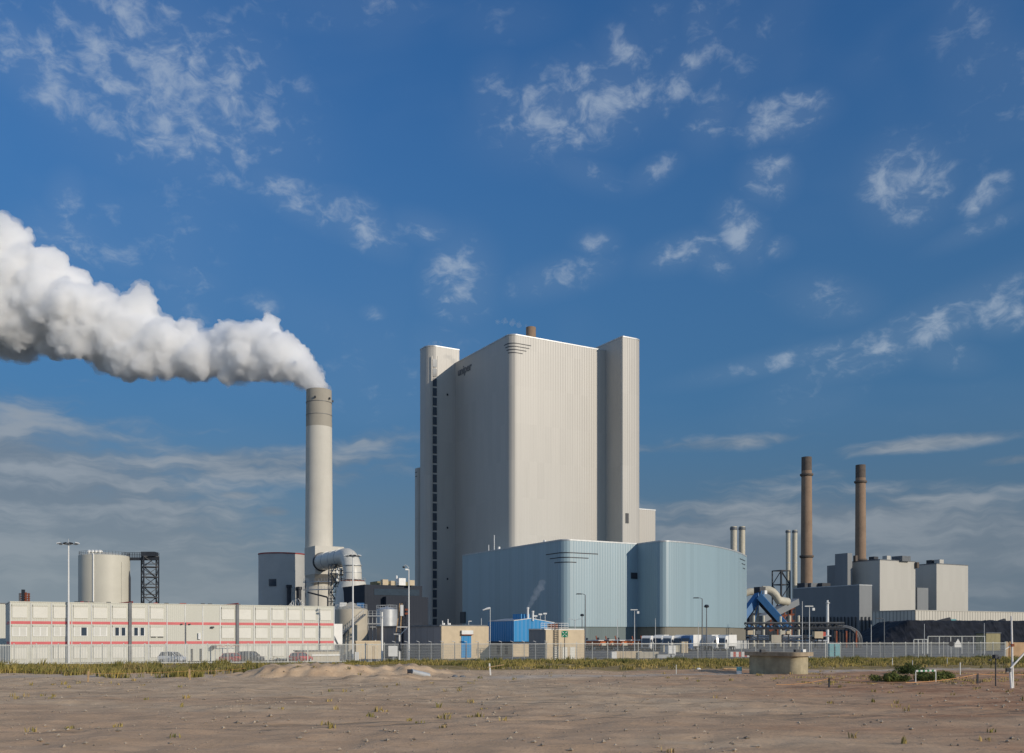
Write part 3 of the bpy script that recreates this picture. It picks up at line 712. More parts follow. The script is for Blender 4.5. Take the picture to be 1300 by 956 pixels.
# footbridge from the tank stair
a, b_ = at(463, 192), at(483, 192); z = zat(782, 192); fb = thing('walkway', 'railed steel walkway on posts beside the beige tank', 'walkway', at(470, 192))
mb = MB(); mb.beam((a.x, a.y, z), (b_.x, b_.y, z), 1.1, .2); mb.beam((a.x, a.y, zat(792, 192)), (b_.x, b_.y, zat(792, 192)), 1.1, .2); mb.build('deck', 'galv', fb)
for k in range(5): p_ = a.lerp(b_, k / 4); mb = MB(); mb.beam((p_.x, p_.y, 0), (p_.x, p_.y, z + 1), .12); mb.build('post', 'galv', fb)
mb = MB()
for h in (.5, 1.0): mb.beam((a.x, a.y - .5, z + h), (b_.x, b_.y - .5, z + h), .05)
mb.build('railing', 'galv', fb)
# dark process building behind the tanks
q = at(467, 225); pb = thing('pump_house', 'low dark process shed with pipework between the two round tanks', 'shed', q)
mb = MB(); mb.gbox(q, 6, 14, 0, zat(797, 225)); mb.build('wall', 'fgd', pb)
mb = MB(); mb.gbox(go(q, -.4, -.4), 7, 15, zat(797, 225), zat(795, 225)); mb.build('roof', 'steel', pb)
for k in range(3): p_ = go(q, -1.2, 1 + k * 1.6); mb = MB(); mb.pipe([(p_.x, p_.y, .2), (p_.x, p_.y, 2.6 + .5 * k), (p_.x + .9, p_.y + .4, 3.2 + .5 * k), (p_.x + 3.4, p_.y + 1.8, 3.2 + .5 * k)], .22, 8); mb.build('pipe', 'galv', pb)
# white switch cabin on legs with sloping chute
q = at(424, 164); cb = thing('control_cabin', 'narrow white cabin raised beside the end of the container offices', 'cabin', q)
mb = MB(); mb.gbox(q, 2.4, 1.5, zat(818, 164), zat(792, 164)); mb.build('shell', 'white', cb)
for a_, b2 in ((.2, .2), (.2, 1.3), (2.2, .2), (2.2, 1.3)): p_ = go(q, a_, b2); mb = MB(); mb.beam((p_.x, p_.y, 0), (p_.x, p_.y, zat(818, 164)), .14); mb.build('leg', 'galv', cb)
a, b_ = at(420, 160.3), at(431, 160.5); mb = MB(); mb.beam((a.x, a.y, zat(800, 160)), (b_.x, b_.y, zat(823, 160)), .9, .3); mb.build('stair', 'steel', cb)
# low pale tank bund
q = at(452, 166); bd = tag(MB().gbox(q, 1.6, 4.6, -.1, zat(815.5, 166)).gbox(go(q, -.06, -.1), 1.72, 4.8, zat(815.5, 166), zat(813.5, 166)).build('container', 'beige', None, (q.x, q.y, 0)), 'small low cream container at the foot of the beige tank', 'container')
# dark loading mast by the flood mast
q = at(504, 178); dm = thing('loading_mast', 'leaning dark lattice mast with a white box beside the flood light pole', 'lattice mast', q)
for dx_ in (-.35, .75):
    a, b_ = at(501.5, 178), at(508.5, 178); mb = MB(); mb.beam((a.x + dx_, a.y, 0), (b_.x + dx_ * .35, b_.y, zat(766, 178)), .16); mb.build('post', 'wood', dm)
for px_ in (511, 515): p_ = at(px_, 179); mb = MB(); mb.beam((p_.x, p_.y, 0), (p_.x, p_.y, zat(764, 179)), .28); mb.build('post', 'dark', dm)
mb = MB()
for k in range(12):
    z = .8 + k * .75; f_ = z / zat(766, 178); x0 = at(501.5, 178).x * (1 - f_) + at(508.5, 178).x * f_; mb.beam((x0 - .3, 178, z), (x0 + .8, 178, z), .09)
    p_ = at(511, 179); mb.beam((p_.x, p_.y, z), (p_.x + .6, p_.y, z + .6), .09)
mb.build('bracing', 'dark', dm)
p_ = at(510.2, 177); mb = MB(); mb.box((p_.x, p_.y, zat(775, 177)), (.5, .5, 2.0)); mb.build('box', 'white', dm)
for py in (774, 779): p_ = at(517, 178); mb = MB(); mb.box((p_.x, p_.y, zat(py, 178)), (.8, .6, .35)); mb.build('step', 'rust', dm)
for (x0, y0, x1, y1) in ((500, 805, 509, 805), (509, 805, 518, 796), (504, 796, 519, 796)):
    a, b_ = at(x0, 176), at(x1, 176); mb = MB(); mb.beam((a.x, a.y, zat(y0, 176)), (b_.x, b_.y, zat(y1, 176)), .14); mb.build('arm', 'white', dm)

# ------------------------------------------------------------------ beige gatehouse with long panelled wall
q = at(560.5, 165); zq = zat(794.8, 165); lq = run(q, V2, 620.5); uq = run(q, U2, 479)
gh = thing('gatehouse', 'flat roofed beige workshop with a blue door and a long grey panelled side', 'workshop', q)
mb = MB(); mb.gbox(q, .35, lq, 0, zq); mb.build('front_wall', 'beige', gh)
mb = MB(); mb.gbox(go(q, .35, 0), uq, lq, 0, zq - .05); mb.build('side_wall', 'panelgrey', gh)
mb = MB(); mb.gbox(go(q, .4, -.15), uq, lq + .1, zq - .04, zq + .22); mb.build('roof_edge', 'steel', gh)
dA = run(q, V2, 585.5); dB = run(q, V2, 598)
mb = MB(); mb.gbox(go(q, -.08, dA), .1, dB - dA, .2, zat(807.5, 166)); mb.build('door', 'blue', gh)
mb = MB(); mb.gbox(go(q, -.45, dA - .1), .46, dB - dA + .3, zat(805.3, 166), zat(800.3, 166)); sh = mb.build('roller_hood', 'galv', gh)
mb = MB(); mb.gbox(go(q, -.5, dA - .1), .51, dB - dA + .3, zat(806.3, 166), zat(805.4, 166)); mb.build('hood_edge', 'rust', sh)
for px_, py in ((565, 788), (572, 786), (566.5, 791), (574, 791)): p_ = go(q, 1.0, run(q, V2, px_)); mb = MB(); mb.tube((p_.x, p_.y, zq), (p_.x, p_.y, zat(py, 166)), .09 if py < 790 else .22, None, 8); mb.build('roof_vent', 'white', gh)
# blue sheet-metal shed
q = at(652.3, 185); lq = run(q, V2, 704); uq = run(q, U2, 620); z0 = zat(814.5, 185); z1 = zat(788.5, 185)
bs = thing('blue_shed', 'bright blue sheet metal shed with a smaller box and flues on top', 'shed', q)
zr = zat(785.5, 187)
mb = MB(); pk = lq * .42
fr = [go(q, 0, 0), go(q, 0, lq), go(q, 0, lq), go(q, 0, pk), go(q, 0, 0)]; zs_ = [z0, z0, zat(791, 189), zr, z1]
bk = [go(q, uq, 0), go(q, uq, lq), go(q, uq, lq), go(q, uq, pk), go(q, uq, 0)]
vs = [(p.x, p.y, z) for p, z in zip(fr, zs_)] + [(p.x, p.y, z) for p, z in zip(bk, zs_)]
uvf = [[(0, z0), (lq, z0), (lq, zs_[2]), (pk, zr), (0, z1)]]
mb.add(vs, [(0, 1, 2, 3, 4), (9, 8, 7, 6, 5), (5, 0, 4, 9), (1, 6, 7, 2), (0, 5, 6, 1)], uvf + [[(lq, z0)] * 5, [(uq, z0), (0, z0), (0, z1), (uq, z1)], [(0, z0), (uq, z0), (uq, z1), (0, z1)], [(0, 0)] * 4])
mb.build('wall', 'blue', bs)
mb = MB(); mb.add([(vs[i][0], vs[i][1], vs[i][2] + .02) for i in (4, 3, 2, 7, 8, 9)] + [(vs[i][0], vs[i][1], vs[i][2] + .14) for i in (4, 3, 2, 7, 8, 9)], [(6, 7, 10, 11), (7, 8, 9, 10), (0, 1, 7, 6), (1, 2, 8, 7), (5, 4, 1, 0), (4, 3, 2, 1), (5, 0, 6, 11), (2, 3, 9, 8), (3, 4, 10, 9), (4, 5, 11, 10)]); mb.build('roof', 'galv', bs)
b2 = at(661.5, 187.5); mb = MB(); mb.gbox(b2, 3.2, run(b2, V2, 672.5), zr - .2, zat(779.3, 187)); mb.build('penthouse', 'blue', bs)
for px_, py, w_ in ((670, 773, .22), (676.5, 777.5, .2)):
    p_ = at(px_, 187); mb = MB(); mb.lathe([(w_, zr - .4), (w_, zat(py, 187)), (w_ * 1.3, zat(py, 187)), (w_ * 1.3, zat(py, 187) + .3)], p_, 14); mb.build('flue', 'whitem', bs)
mb = MB(); mb.gbox(go(q, .5, -.05), uq - 1, 5.4, -.05, z0 - .35); bb = mb.build('base', 'beige', bs)
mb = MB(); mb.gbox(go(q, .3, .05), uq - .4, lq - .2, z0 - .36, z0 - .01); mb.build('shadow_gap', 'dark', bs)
for a_ in (2.2, 5.4): mb = MB(); mb.gbox(go(q, a_, -.12), 1.1, .2, .5, 2.0); mb.build('opening', 'dark', bb)
for px_, py in ((686, 780), (692, 779), (680, 782)): p_ = at(px_, 190); mb = MB(); mb.tube((p_.x, p_.y, 5.5), (p_.x, p_.y, zat(py, 190)), .06, None, 6); v_ = mb.build('vent_mast', 'galv', bs); mb = MB(); mb.box((p_.x, p_.y, zat(py, 190)), (.7, .4, .3)); mb.build('vent_cap', 'white', v_)
# beige block with ladder
q = at(693, 160); zq = zat(799.5, 160); lq = run(q, V2, 742); uq = run(q, U2, 672.5)
bl = thing('switch_house', 'beige flat roofed block with dark roller side, roof rails and a black ladder', 'workshop', q)
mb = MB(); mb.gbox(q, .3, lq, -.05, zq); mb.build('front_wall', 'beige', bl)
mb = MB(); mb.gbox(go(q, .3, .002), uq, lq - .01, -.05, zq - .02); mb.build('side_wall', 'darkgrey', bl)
mb = MB(); mb.gbox(go(q, .25, -.1), uq, lq + .2, zq - .015, zq + .2); mb.build('roof_edge', 'galv', bl)
lA = run(q, V2, 703)
mb = MB()
for s in (0, .75): p_ = go(q, -.2, lA + s); mb.beam((p_.x, p_.y, 0), (p_.x, p_.y, zq + 1.1), .1)
for k in range(17): a, b_ = go(q, -.2, lA), go(q, -.2, lA + .75); mb.beam((a.x, a.y, .3 + k * .3), (b_.x, b_.y, .3 + k * .3), .06)
mb.build('ladder', 'dark', bl)
mb = MB()
for k in range(9):
    p_ = go(q, .3, lq * (-.1 + .7 * k / 8)); mb.beam((p_.x, p_.y, zq), (p_.x, p_.y, zq + 1.1), .06)
for h in (.4, .75, 1.1): a, b_ = go(q, .3, -lq * .1), go(q, .3, lq * .6); mb.beam((a.x, a.y, zq + h), (b_.x, b_.y, zq + h), .06)
mb.build('railing', 'whitem', bl)
mb = MB(); mb.gbox(go(q, .8, lq * .18), 1.0, 1.5, zq, zq + 1.0); mb.build('roof_unit', 'rust', bl)
for s, h in ((.42, 2.1), (.2, 2.2), (.62, 2.1)): mb = MB(); mb.gbox(go(q, -.05, lq * s), .1, 1.0, .05, h); mb.build('door', 'shutter', bl)
# emergency assembly-point sign
p_ = at(716.8, 152); asg = thing('assembly_sign', 'square green assembly point sign on a thin dark post', 'sign', p_)
MB().tube((p_.x, p_.y, 0), (p_.x, p_.y, zat(801, 152)), .06, None, 8).build('post', 'dark', asg)
zc = zat(805, 152); MB().box((p_.x, p_.y - .1, zc), (1.0, .06, 1.0)).build('panel', 'green', asg)
mb = MB()
for sx, sz in ((1, 1), (-1, 1), (1, -1), (-1, -1)):
    mb.beam((p_.x + sx * .40, p_.y - .14, zc + sz * .40), (p_.x + sx * .20, p_.y - .14, zc + sz * .20), .02, .09)
    mb.add([(p_.x + sx * .13, p_.y - .145, zc + sz * .13), (p_.x + sx * .31, p_.y - .145, zc + sz * .15), (p_.x + sx * .15, p_.y - .145, zc + sz * .31)], [(0, 1, 2)])
for k in range(4): mb.box((p_.x - .09 + .06 * k, p_.y - .14, zc - .03), (.035, .02, .12))
mb.build('emblem', 'white', asg)
# windsock
p_ = at(622.3, 170); ws = thing('windsock', 'white windsock on a thin pole over the beige workshop roof', 'windsock', p_)
MB().tube((p_.x, p_.y, 0), (p_.x, p_.y, zat(771, 170)), .06, None, 8).build('pole', 'galv', ws)
MB().pipe([(p_.x, p_.y, zat(772, 170)), (p_.x - .5, p_.y, zat(772.6, 170)), (p_.x - 1.3, p_.y, zat(774.6, 170))], [.20, .19, .1], 10).build('sock', 'white', ws)

# ================================================================== container offices
Q0 = at(13, 136); ML = run(Q0, V2, 424) / 18; SH = 2.9
of = thing('container_offices', 'long three storey white site office of stacked containers with two red bands', 'office building', Q0)
mb = MB(); mb.gbox(Q0, 14, ML * 18, .12, SH * 3); mb.build('wall', 'office', of)
mb = MB(); mb.gbox(go(Q0, .3, .3), 13, ML * 18 - .6, -.1, .13); mb.build('plinth', 'dark', of)
mb = MB(); mb.gbox(go(Q0, -.06, -.06), 14.1, ML * 18 + .12, SH * 3 + .003, SH * 3 + .14); mb.build('roof_edge', 'office', of)
def fbox(mat, name, m0, m1, z0, z1, out, dep=.0, par=None):   # a piece on the front wall, between module coordinates m0..m1
    return MB().gbox(go(Q0, -out, m0 * ML), out - .002 + dep, (m1 - m0) * ML, z0, z1).build(name, mat, par or of)
for fl in (1, 2):
    MB().gbox(go(Q0, -.035, -.035), 10.0, ML * 18 + .05, fl * SH - .15, fl * SH + .25).build('stripe', 'redstripe', of)
MB().gbox(go(Q0, -.05, 0), .12, ML * 6, SH * 3 - .02, SH * 3 + .10)
for i in range(19):
    fbox('galv' if i not in (6, 12) else 'steel', 'joint' if i not in (6, 12) else 'downpipe_cover', i - (.022 if i not in (6, 12) else .075), i + (.022 if i not in (6, 12) else .085), .15, SH * 3 + (-.05 if i not in (6, 12) else .22), .05 if i not in (6, 12) else .24)
for a_ in (5.3, 11.2):
    p_ = go(Q0, 3, a_ * ML); q_ = go(Q0, -.2, (a_ + .8) * ML); mb = MB()
    mb.add([(p_.x, p_.y, SH * 3 + .15), (q_.x, q_.y, SH * 3 + .15), (q_.x, q_.y, SH * 3 + .42), (p_.x + .1, p_.y, SH * 3 + .15), (q_.x + .15, q_.y, SH * 3 + .15), (q_.x + .15, q_.y, SH * 3 + .42)], [(0, 1, 2), (5, 4, 3), (0, 3, 4, 1), (1, 4, 5, 2), (2, 5, 3, 0)]); mb.build('roof_flashing', 'redtrim', of)
blank = {(2, 8), (2, 9), (2, 10), (1, 8), (1, 9), (1, 10), (0, 8), (0, 9), (0, 10)}
wins = {(1, 0): 'pp', (1, 1): 'pp', (1, 2): 'pp', (1, 3): 'pd', (1, 4): 'pp', (1, 5): 'dd', (1, 6): 'dd'}
for fl in range(3):
    for i in range(18):
        if (fl, i) in blank: continue
        zb_, zt_ = fl * SH + .72, fl * SH + 2.38
        a0, a1 = i + .09, i + .80
        hood = fbox('office', 'shutter_box', a0 - .01, a1 + .01, zt_, zt_ + .26, .16)
        if (fl, i) in wins:
            zb2 = zb_ + .28
            fr = fbox('white', 'window', a0, a1, zb2, zt_, .07)
            mid = (a0 + a1) / 2
            for (l, r), kd in zip(((a0 + .05, mid - .03), (mid + .03, a1 - .05)), wins[(fl, i)]):
                fbox('glass' if kd == 'd' else 'blind', 'pane', l, r, zb2 + .1, zt_ - .09, .074 if kd == 'd' else .078, 0, fr)
                if kd == 'd' and i != 3: fbox('blind', 'curtain', l + .01, l + .08, zb2 + .1, zt_ - .09, .08, 0, fr)
        else:
            sh = fbox('shutter', 'shutter', a0, a1, zb_ + (.0 if (fl, i) != (1, 7) else .25), zt_, .09)
            if (fl, i) == (1, 7):
                for l, r in ((a0 + .03, a0 + .30), (a0 + .40, a1 - .01)): fbox('dark', 'slot', l, r, zb_ + .10, zb_ + .24, .095, 0, sh)
p_ = go(Q0, -.12, 9.03 * ML); MB().tube((p_.x, p_.y, SH - .1), (p_.x, p_.y, SH * 2 + .2), .07, None, 8).build('drainpipe', 'steel', of)
for a_ in (8.75, 9.2): fbox('dark', 'lamp', a_, a_ + .1, SH * 2 - .12, SH * 2 + .02, .3)
fbox('dark', 'lamp', 10.45, 10.62, SH * 2 - .62, SH * 2 - .38, .4)
fbox('whitem', 'junction_box', 9.72, 9.86, SH + .55, SH + 1.5, .3)
for a_, b_ in ((9.35, 9.42), (9.85, 9.93)): fbox('dark', 'door_post', a_, b_, .2, 2.0, .2)
for i in range(14):
    a_ = random.uniform(2.6, 17); fbox('dark' if i % 3 else 'redtrim', 'roof_bracket', a_, a_ + .22, SH * 3 + .145, SH * 3 + .26, .05, .3)
# porch canopy over the entrance
a, b_ = go(Q0, -1.2, 10.6 * ML), go(Q0, -1.2, 12.0 * ML)
mb = MB()
for k in range(6): mb.beam(a.lerp(b_, k / 6) + Vector((0, 0, 2.35 + .12 * (k % 2))), a.lerp(b_, (k + 1) / 6) + Vector((0, 0, 2.35 + .12 * ((k + 1) % 2))), .09)
mb.build('canopy', 'rust', of)
for k in (.02, .5): p_ = a.lerp(b_, k); MB().beam((p_.x, p_.y, 0), (p_.x, p_.y, 2.4), .09).build('canopy_post', 'galv', of)
fbox('dark', 'lamp', 10.5, 10.68, 2.0, 2.5, 1.25)
# second office block behind its left end
q = at(-26, 146); o2 = thing('container_offices', 'white office block mostly hidden behind the left end of the long container offices', 'office building', q)
k_ = go(q, 16, 0); lv_ = run(k_, V2, 7.5)
MB().gbox(k_, 10, lv_, 0, zat(766, k_.y)).build('wall', 'office', o2)
MB().gbox(go(k_, -.1, -.1), 10.2, lv_ + .2, zat(766, k_.y) + .003, zat(766, k_.y) + .15).build('roof_edge', 'steel', o2)
# low bin store with a pale rail
q = at(380, 150); lb = thing('bin_store', 'low grey brown store with a shining white rail at the end of the offices', 'store', q)
lv_ = run(q, V2, 431)
MB().gbox(q, 2.4, lv_, -.05, zat(827, 151)).build('wall', 'tankbeige', lb)
MB().gbox(go(q, -.15, -.15), 2.7, lv_ + .3, zat(827, 151), zat(825.5, 151)).build('roof', 'steel', lb)
MB().gbox(go(q, -.2, lv_ * .3), .19, lv_ * .7, zat(833, 150), zat(831, 150)).build('rail', 'white', lb)

# ================================================================== boundary fences
def palisade(name, label, px0, px1, h, post_gap, bar_gap, bar_w, mat, barmat, arm=0.0, mesh=False, dy=0.0, posth=.12):
    def pt(px):
        k = (px - CX) / F; y = (147.0 + dy) / (1 - .252 * k); return Vector((k * y, y, 0))
    a, b_ = pt(px0), pt(px1); L = (b_ - a).length; d = (b_ - a) / L
    t = thing(name, label, 'fence', (a + b_) / 2)
    n = round(L / post_gap)
    for i in range(n + 1):
        p_ = a + d * L * i / n; mb = MB(); mb.beam((p_.x, p_.y, -.2), (p_.x, p_.y, h + posth), .11)
        if arm: mb.pipe([(p_.x, p_.y, h), (p_.x + d.y * arm * .4, p_.y - d.x * arm * .4, h + arm * .55), (p_.x - .5 * d.x + d.y * arm, p_.y - d.x * arm, h + arm * .8)], .05, 6)
        mb.build('post', mat, t)
    mb = MB()
    for z in ((.25, h - .15) if not mesh else (.1, h)): mb.beam((a.x, a.y - .04, z), (b_.x, b_.y - .04, z), .06, .09)
    mb.build('rail', mat, t)
    mb = MB(); m_ = int(L / bar_gap)
    for i in range(m_):
        p_ = a + d * (i + .5) * bar_gap; mb.beam((p_.x, p_.y - .08, .08), (p_.x, p_.y - .08, h), bar_w, bar_w)
    if mesh:
        for k in range(int(h / .4)): z = .2 + k * .4; mb.beam((a.x, a.y - .08, z), (b_.x, b_.y - .08, z), bar_w * .7, bar_w * .7)
    mb.build('mesh_panel' if mesh else 'bars', barmat, t)
    return t
palisade('palisade_fence', 'white upright bar fence in front of the container offices and parked cars', -40, 488, 2.85, 2.75, .20, .055, 'fence', 'fence')
palisade('mesh_fence', 'grey mesh fence with bent post tops in front of the beige workshops', 486, 694, 2.75, 1.75, .12, .028, 'galv', 'wire', arm=.55, mesh=True)
palisade('mesh_fence', 'tall grey mesh fence along the truck yard and the concrete bunker', 692, 1048, 2.75, 2.6, .13, .026, 'fence', 'wire', mesh=True, posth=.3)
palisade('mesh_fence', 'grey mesh fence running from the teal cabin to the tan gate wall', 1050, 1276, 2.75, 2.55, .13, .026, 'fence', 'wire', mesh=True, posth=.2)
# the taller white framed fence further in
def frame_fence(name, label, px0, px1, Y, py_top, n):
    a, b_ = at(px0, Y), at(px1, Y); z = zat(py_top, Y); t = thing(name, label, 'fence', a)
    for i in range(n + 1): p_ = a.lerp(b_, i / n); MB().beam((p_.x, p_.y, 0), (p_.x, p_.y, z), .14).build('post', 'fence', t)
    MB().beam((a.x, a.y - .1, z - .05), (b_.x, b_.y - .1, z - .05), .12).build('rail', 'fence', t)
    mb = MB()
    for i in range(int((b_ - a).length / .3)): p_ = a.lerp(b_, (i + .5) * .3 / (b_ - a).length); mb.beam((p_.x, p_.y, .1), (p_.x, p_.y, z), .03)
    mb.build('mesh_panel', 'wire', t)
frame_fence('mesh_fence', 'taller white framed fence standing behind the boundary fence below the coal heap', 1178, 1250, 215, 807.5, 5)
frame_fence('mesh_fence', 'short pale fence stretch left of the taller white framed fence', 1160, 1177, 215, 811.5, 3)
# tan gate wall at the right edge
q = at(1276, 172); gw = thing('gate_wall', 'tan boarded wall at the right end of the mesh fence with a yellowish patch', 'wall', q)
e = at(1345, 176); MB().beam((q.x, q.y, 1.35), (e.x, e.y, 1.35), .3, 2.9).build('panel', plain('tan_wall', (.46, .30, .17), .85, var=.25, scale=.25, dirt=.3), gw)
for px_ in (1277, 1281.5): p_ = at(px_, 171.5); MB().beam((p_.x, p_.y - .2, 0), (p_.x, p_.y - .2, 2.95), .32).build('post', 'wood' if px_ > 1280 else 'beige', gw)

# ================================================================== old plant on the right
N0 = at(1091, 700); zn = zat(743, 700)
op = thing('old_power_station', 'grey stepped power station block with two pale sunlit boiler towers far right', 'power station building', N0)
lu_ = run(N0, U2, 1007); lv_ = run(N0, V2, 1107)
MB().gbox(N0, lu_, lv_, 0, zn).build('wall', 'darkgrey', op)
MB().gbox(go(N0, -.15, -.15), lu_ + .3, lv_ + .3, zn, zn + .6).build('roof_edge', 'galv', op)
A1 = at(1117, 740); za = zat(711, 740); lvA = run(A1, V2, 1162); luA = run(A1, U2, 1079)
o = MB().gbox(A1, luA, lvA, 0, za).build('wall', 'grey', op)
MB().gbox(go(A1, -.2, -.2), luA + .4, lvA + .4, za, za + .7).build('roof_edge', 'steel', op)
B1 = at(1189, 781); zb1 = zat(716, 781); lvB = run(B1, V2, 1229); luB = run(B1, U2, 1161)
MB().gbox(B1, luB, lvB, 0, zb1).build('wall', 'grey', op)
MB().gbox(go(B1, -.2, -.2), luB + .4, lvB + .4, zb1, zb1 + .7).build('roof_edge', 'steel', op)
def block(px0, px1, pxr, Y, py, mat, name='annex', z0=0, par=None):   # near corner column px1, shaded side back to px0, sunny side on to pxr
    c = at(px1, Y); return MB().gbox(c, run(c, U2, px0), max(.5, run(c, V2, pxr)), z0, zat(py, Y)).build(name, mat, par or op)
block(1050, 1066, 1075, 766, 717, 'darkgrey'); block(1060, 1076, 1082, 752, 702, 'darkgrey', 'lift_house')
p_ = at(1065, 758); block(1040, 1052, 1056, 800, 741, 'steel', 'roof_plant'); block(1012, 1040, 1050, 790, 745, 'olive', 'roof_plant')
for px_ in (1022, 1030, 1044): c = at(px_, 755); MB().box((c.x, c.y, zn + 2.2), (9, 8, 4.4), GRID).build('roof_plant', 'dark' if px_ != 1030 else 'steel', op)
for b_, (x0, x1, Y, base) in enumerate(((1105, 1113, 760, za), (1122, 1129, 752, za), (1136, 1152, 756, za), (1178, 1186, 795, zb1), (1188, 1196, 790, zb1))):
    c = at(x0, Y); d_ = at(x1, Y).x - c.x; MB().box(((c.x + at(x1, Y).x) / 2, Y, base + 2.0), (d_, d_, 4.2), GRID).build('roof_plant', ('dark', 'grey', 'steel', 'dark', 'grey')[b_], op)
for px_, py in ((1086, 706), (1164, 714.5)): c = at(px_, 760); MB().box((c.x, c.y, zat(py + 3, 760)), (2.4, 2.4, 4.5), GRID).build('roof_plant', 'browntop', op)
block(1163, 1164.5, 1178.5, 765, 746, 'darkgrey')
# row of dark vertical fins along the foot of the shaded wall
for i in range(18):
    k = i / 17 * (lu_ - 8) + 3; p_ = go(N0, k, -.8); MB().beam((p_.x, p_.y, 0), (p_.x, p_.y, zat(783, p_.y)), .8, .6).build('fin', 'dark', op)
for i in range(3): p_ = go(N0, -.8, 2 + i * 4); MB().beam((p_.x, p_.y, 0), (p_.x, p_.y, zat(783, p_.y)), .8, .6).build('fin', 'dark', op)
# long low machine hall with ribbed sunny side
T0 = at(1162, 650); zT = zat(775.2, 650)
mh_ = thing('machine_hall', 'long low ribbed hall with a sunlit front behind the dark coal heap', 'industrial hall', T0)
MB().gbox(T0, run(T0, U2, 1107), run(T0, V2, 1420), 0, zT).build('wall', 'ribbed', mh_)
MB().gbox(go(T0, -.3, -.3), run(T0, U2, 1107), run(T0, V2, 1420), zT, zT + .5).build('roof_edge', 'grey', mh_)
MB().gbox(go(T0, .4, -.25), run(T0, U2, 1107) - .6, .24, 0, zat(800, 650)).build('plinth', 'dark', mh_)
for (x0, x1, Y) in ((1192, 1214, 640), (1262, 1278, 655)):
    pass
# brown twin chimneys
def brown(label, px, Y, wt, wb, pyt):
    C = at(px, Y); zt = zat(pyt, Y); t = thing('chimney', label, 'chimney', C, 'brown concrete chimneys of the old plant')
    rb, rt = wb / 2 * Y / F, wt / 2 * Y / F; zc = zt - 13; rm = rt + (rb - rt) * .08
    MB().lathe([(rb, 0), (rm, zc)], C, 48).build('shaft', 'brown', t)
    MB().lathe([(rm, zc), (rt, zt), (rt * .8, zt), (rt * .8, zt - 2)], C, 48).build('top_band', 'browntop', t)
    for z in (zc - 4, zt - 95):
        r_ = rb + (rt - rb) * z / zt; mb = MB(); mb.lathe([(r_, z - 1.6), (r_ + 1.3, z - .4), (r_ + 1.3, z + 1.0), (r_, z + 1.0)], C, 48); mb.build('platform', 'browntop', t)
    return t
brown('taller brown chimney left of its twin, sooty at the top', 1024, 926, 12.6, 15.6, 580.5)
brown('slightly lower brown chimney rising behind the grey lift house', 1092.5, 969, 12.2, 14.4, 590.5)
# white paired flues
def white_flue(label, px, Y, w_, py, group):
    C = at(px, Y); r_ = w_ / 2 * Y / F; z = zat(py, Y); t = thing('flue_stack', label, 'flue', C, group)
    MB().lathe([(r_, 0), (r_, z), (r_ * .8, z), (r_ * .8, z - 1)], C, 32).build('shaft', 'duct2', t)
    MB().lathe([(r_, z - 2.2), (r_ * 1.16, z - 2.2), (r_ * 1.16, z - .6), (r_, z - .6)], C, 32).build('collar', 'steel', t)
    mb = MB()
    for k in range(3): mb.lathe([(r_, z * (.3 + .2 * k)), (r_ * 1.05, z * (.3 + .2 * k)), (r_ * 1.05, z * (.3 + .2 * k) + .5), (r_, z * (.3 + .2 * k) + .5)], C, 24)
    mb.build('ring', 'galv', t)
for px_, Y, w_, py, lab in ((931.5, 620, 8.2, 668.5, 'fat cream flue peeping over the second blue hall, left of two'), (942, 626, 7.8, 668.5, 'fat cream flue peeping over the second blue hall, right of two'),
    (1000.5, 800, 5.6, 673, 'slim white flue in a lattice frame, left of two'), (1009, 806, 6.2, 673, 'slim white flue in a lattice frame, right of two')):
    white_flue(lab, px_, Y, w_, py, 'paired pale flue stacks')
scaffold('steel_scaffold', 'black lattice frame around the feet of the slim white flues', at(992, 780), 10, 9.5, 0, zat(724, 780), 12, 'dark', .9, True, None, 'steel frame', False)
# cream ducts beyond the blue conveyors
t_ = thing('duct_bend', 'thick cream duct bending down behind the blue conveyor arms', 'duct', at(985, 620))
def zz(px, py, Y): p = at(px, Y); return (p.x, p.y, zat(py, Y))
MB().pipe([zz(968, 749, 620), zz(976, 749, 620), zz(981, 751.5, 620), zz(985, 756, 620), zz(988, 762, 620), zz(1000, 764, 625)], 2.6, 16).build('pipe', 'duct2', t_)
t_ = thing('duct_bend', 'short cream duct emerging behind the edge of the second blue hall', 'duct', at(955, 620))
MB().pipe([zz(944, 754, 620), zz(952, 751, 620), zz(962, 751.5, 620)], 2.3, 16).build('pipe', 'duct2', t_)
# blue conveyors
cv = thing('conveyor', 'blue inclined coal conveyors meeting at a dark head above pale posts', 'conveyor', at(965, 470))
Yc = 470
MB().beam(zz(966, 752, Yc), zz(934, 795, Yc - 6), 3.4, 3.2).build('gallery', 'convblue', cv)
MB().beam(zz(969, 757, Yc + 4), zz(934, 804, Yc - 2), 1.2, 1.0).build('truss', 'dark', cv)
MB().beam(zz(964.5, 757, Yc - 5), zz(1001, 798, Yc - 10), 3.2, 3.0).build('gallery', 'convblue', cv)
MB().beam(zz(963, 764, Yc - 2), zz(996, 800, Yc - 7), 2.0, 1.6).build('truss', 'dark', cv)
MB().box(zz(964.5, 750, Yc), (3.8, 4, 3.6), GRID).build('head_house', 'dark', cv)
MB().box(zz(970.5, 752, Yc - 3), (1.6, 2, 1.8), GRID).build('box', 'white', cv)
p_ = at(961, Yc); MB().beam((p_.x, p_.y, 0), (p_.x, p_.y, zat(766, Yc)), 1.5).build('post', 'duct2', cv)
mb = MB(); mb.beam(zz(967, 750, Yc - 4), zz(956, 797, Yc - 4), .5); mb.build('stay', 'convblue', cv)
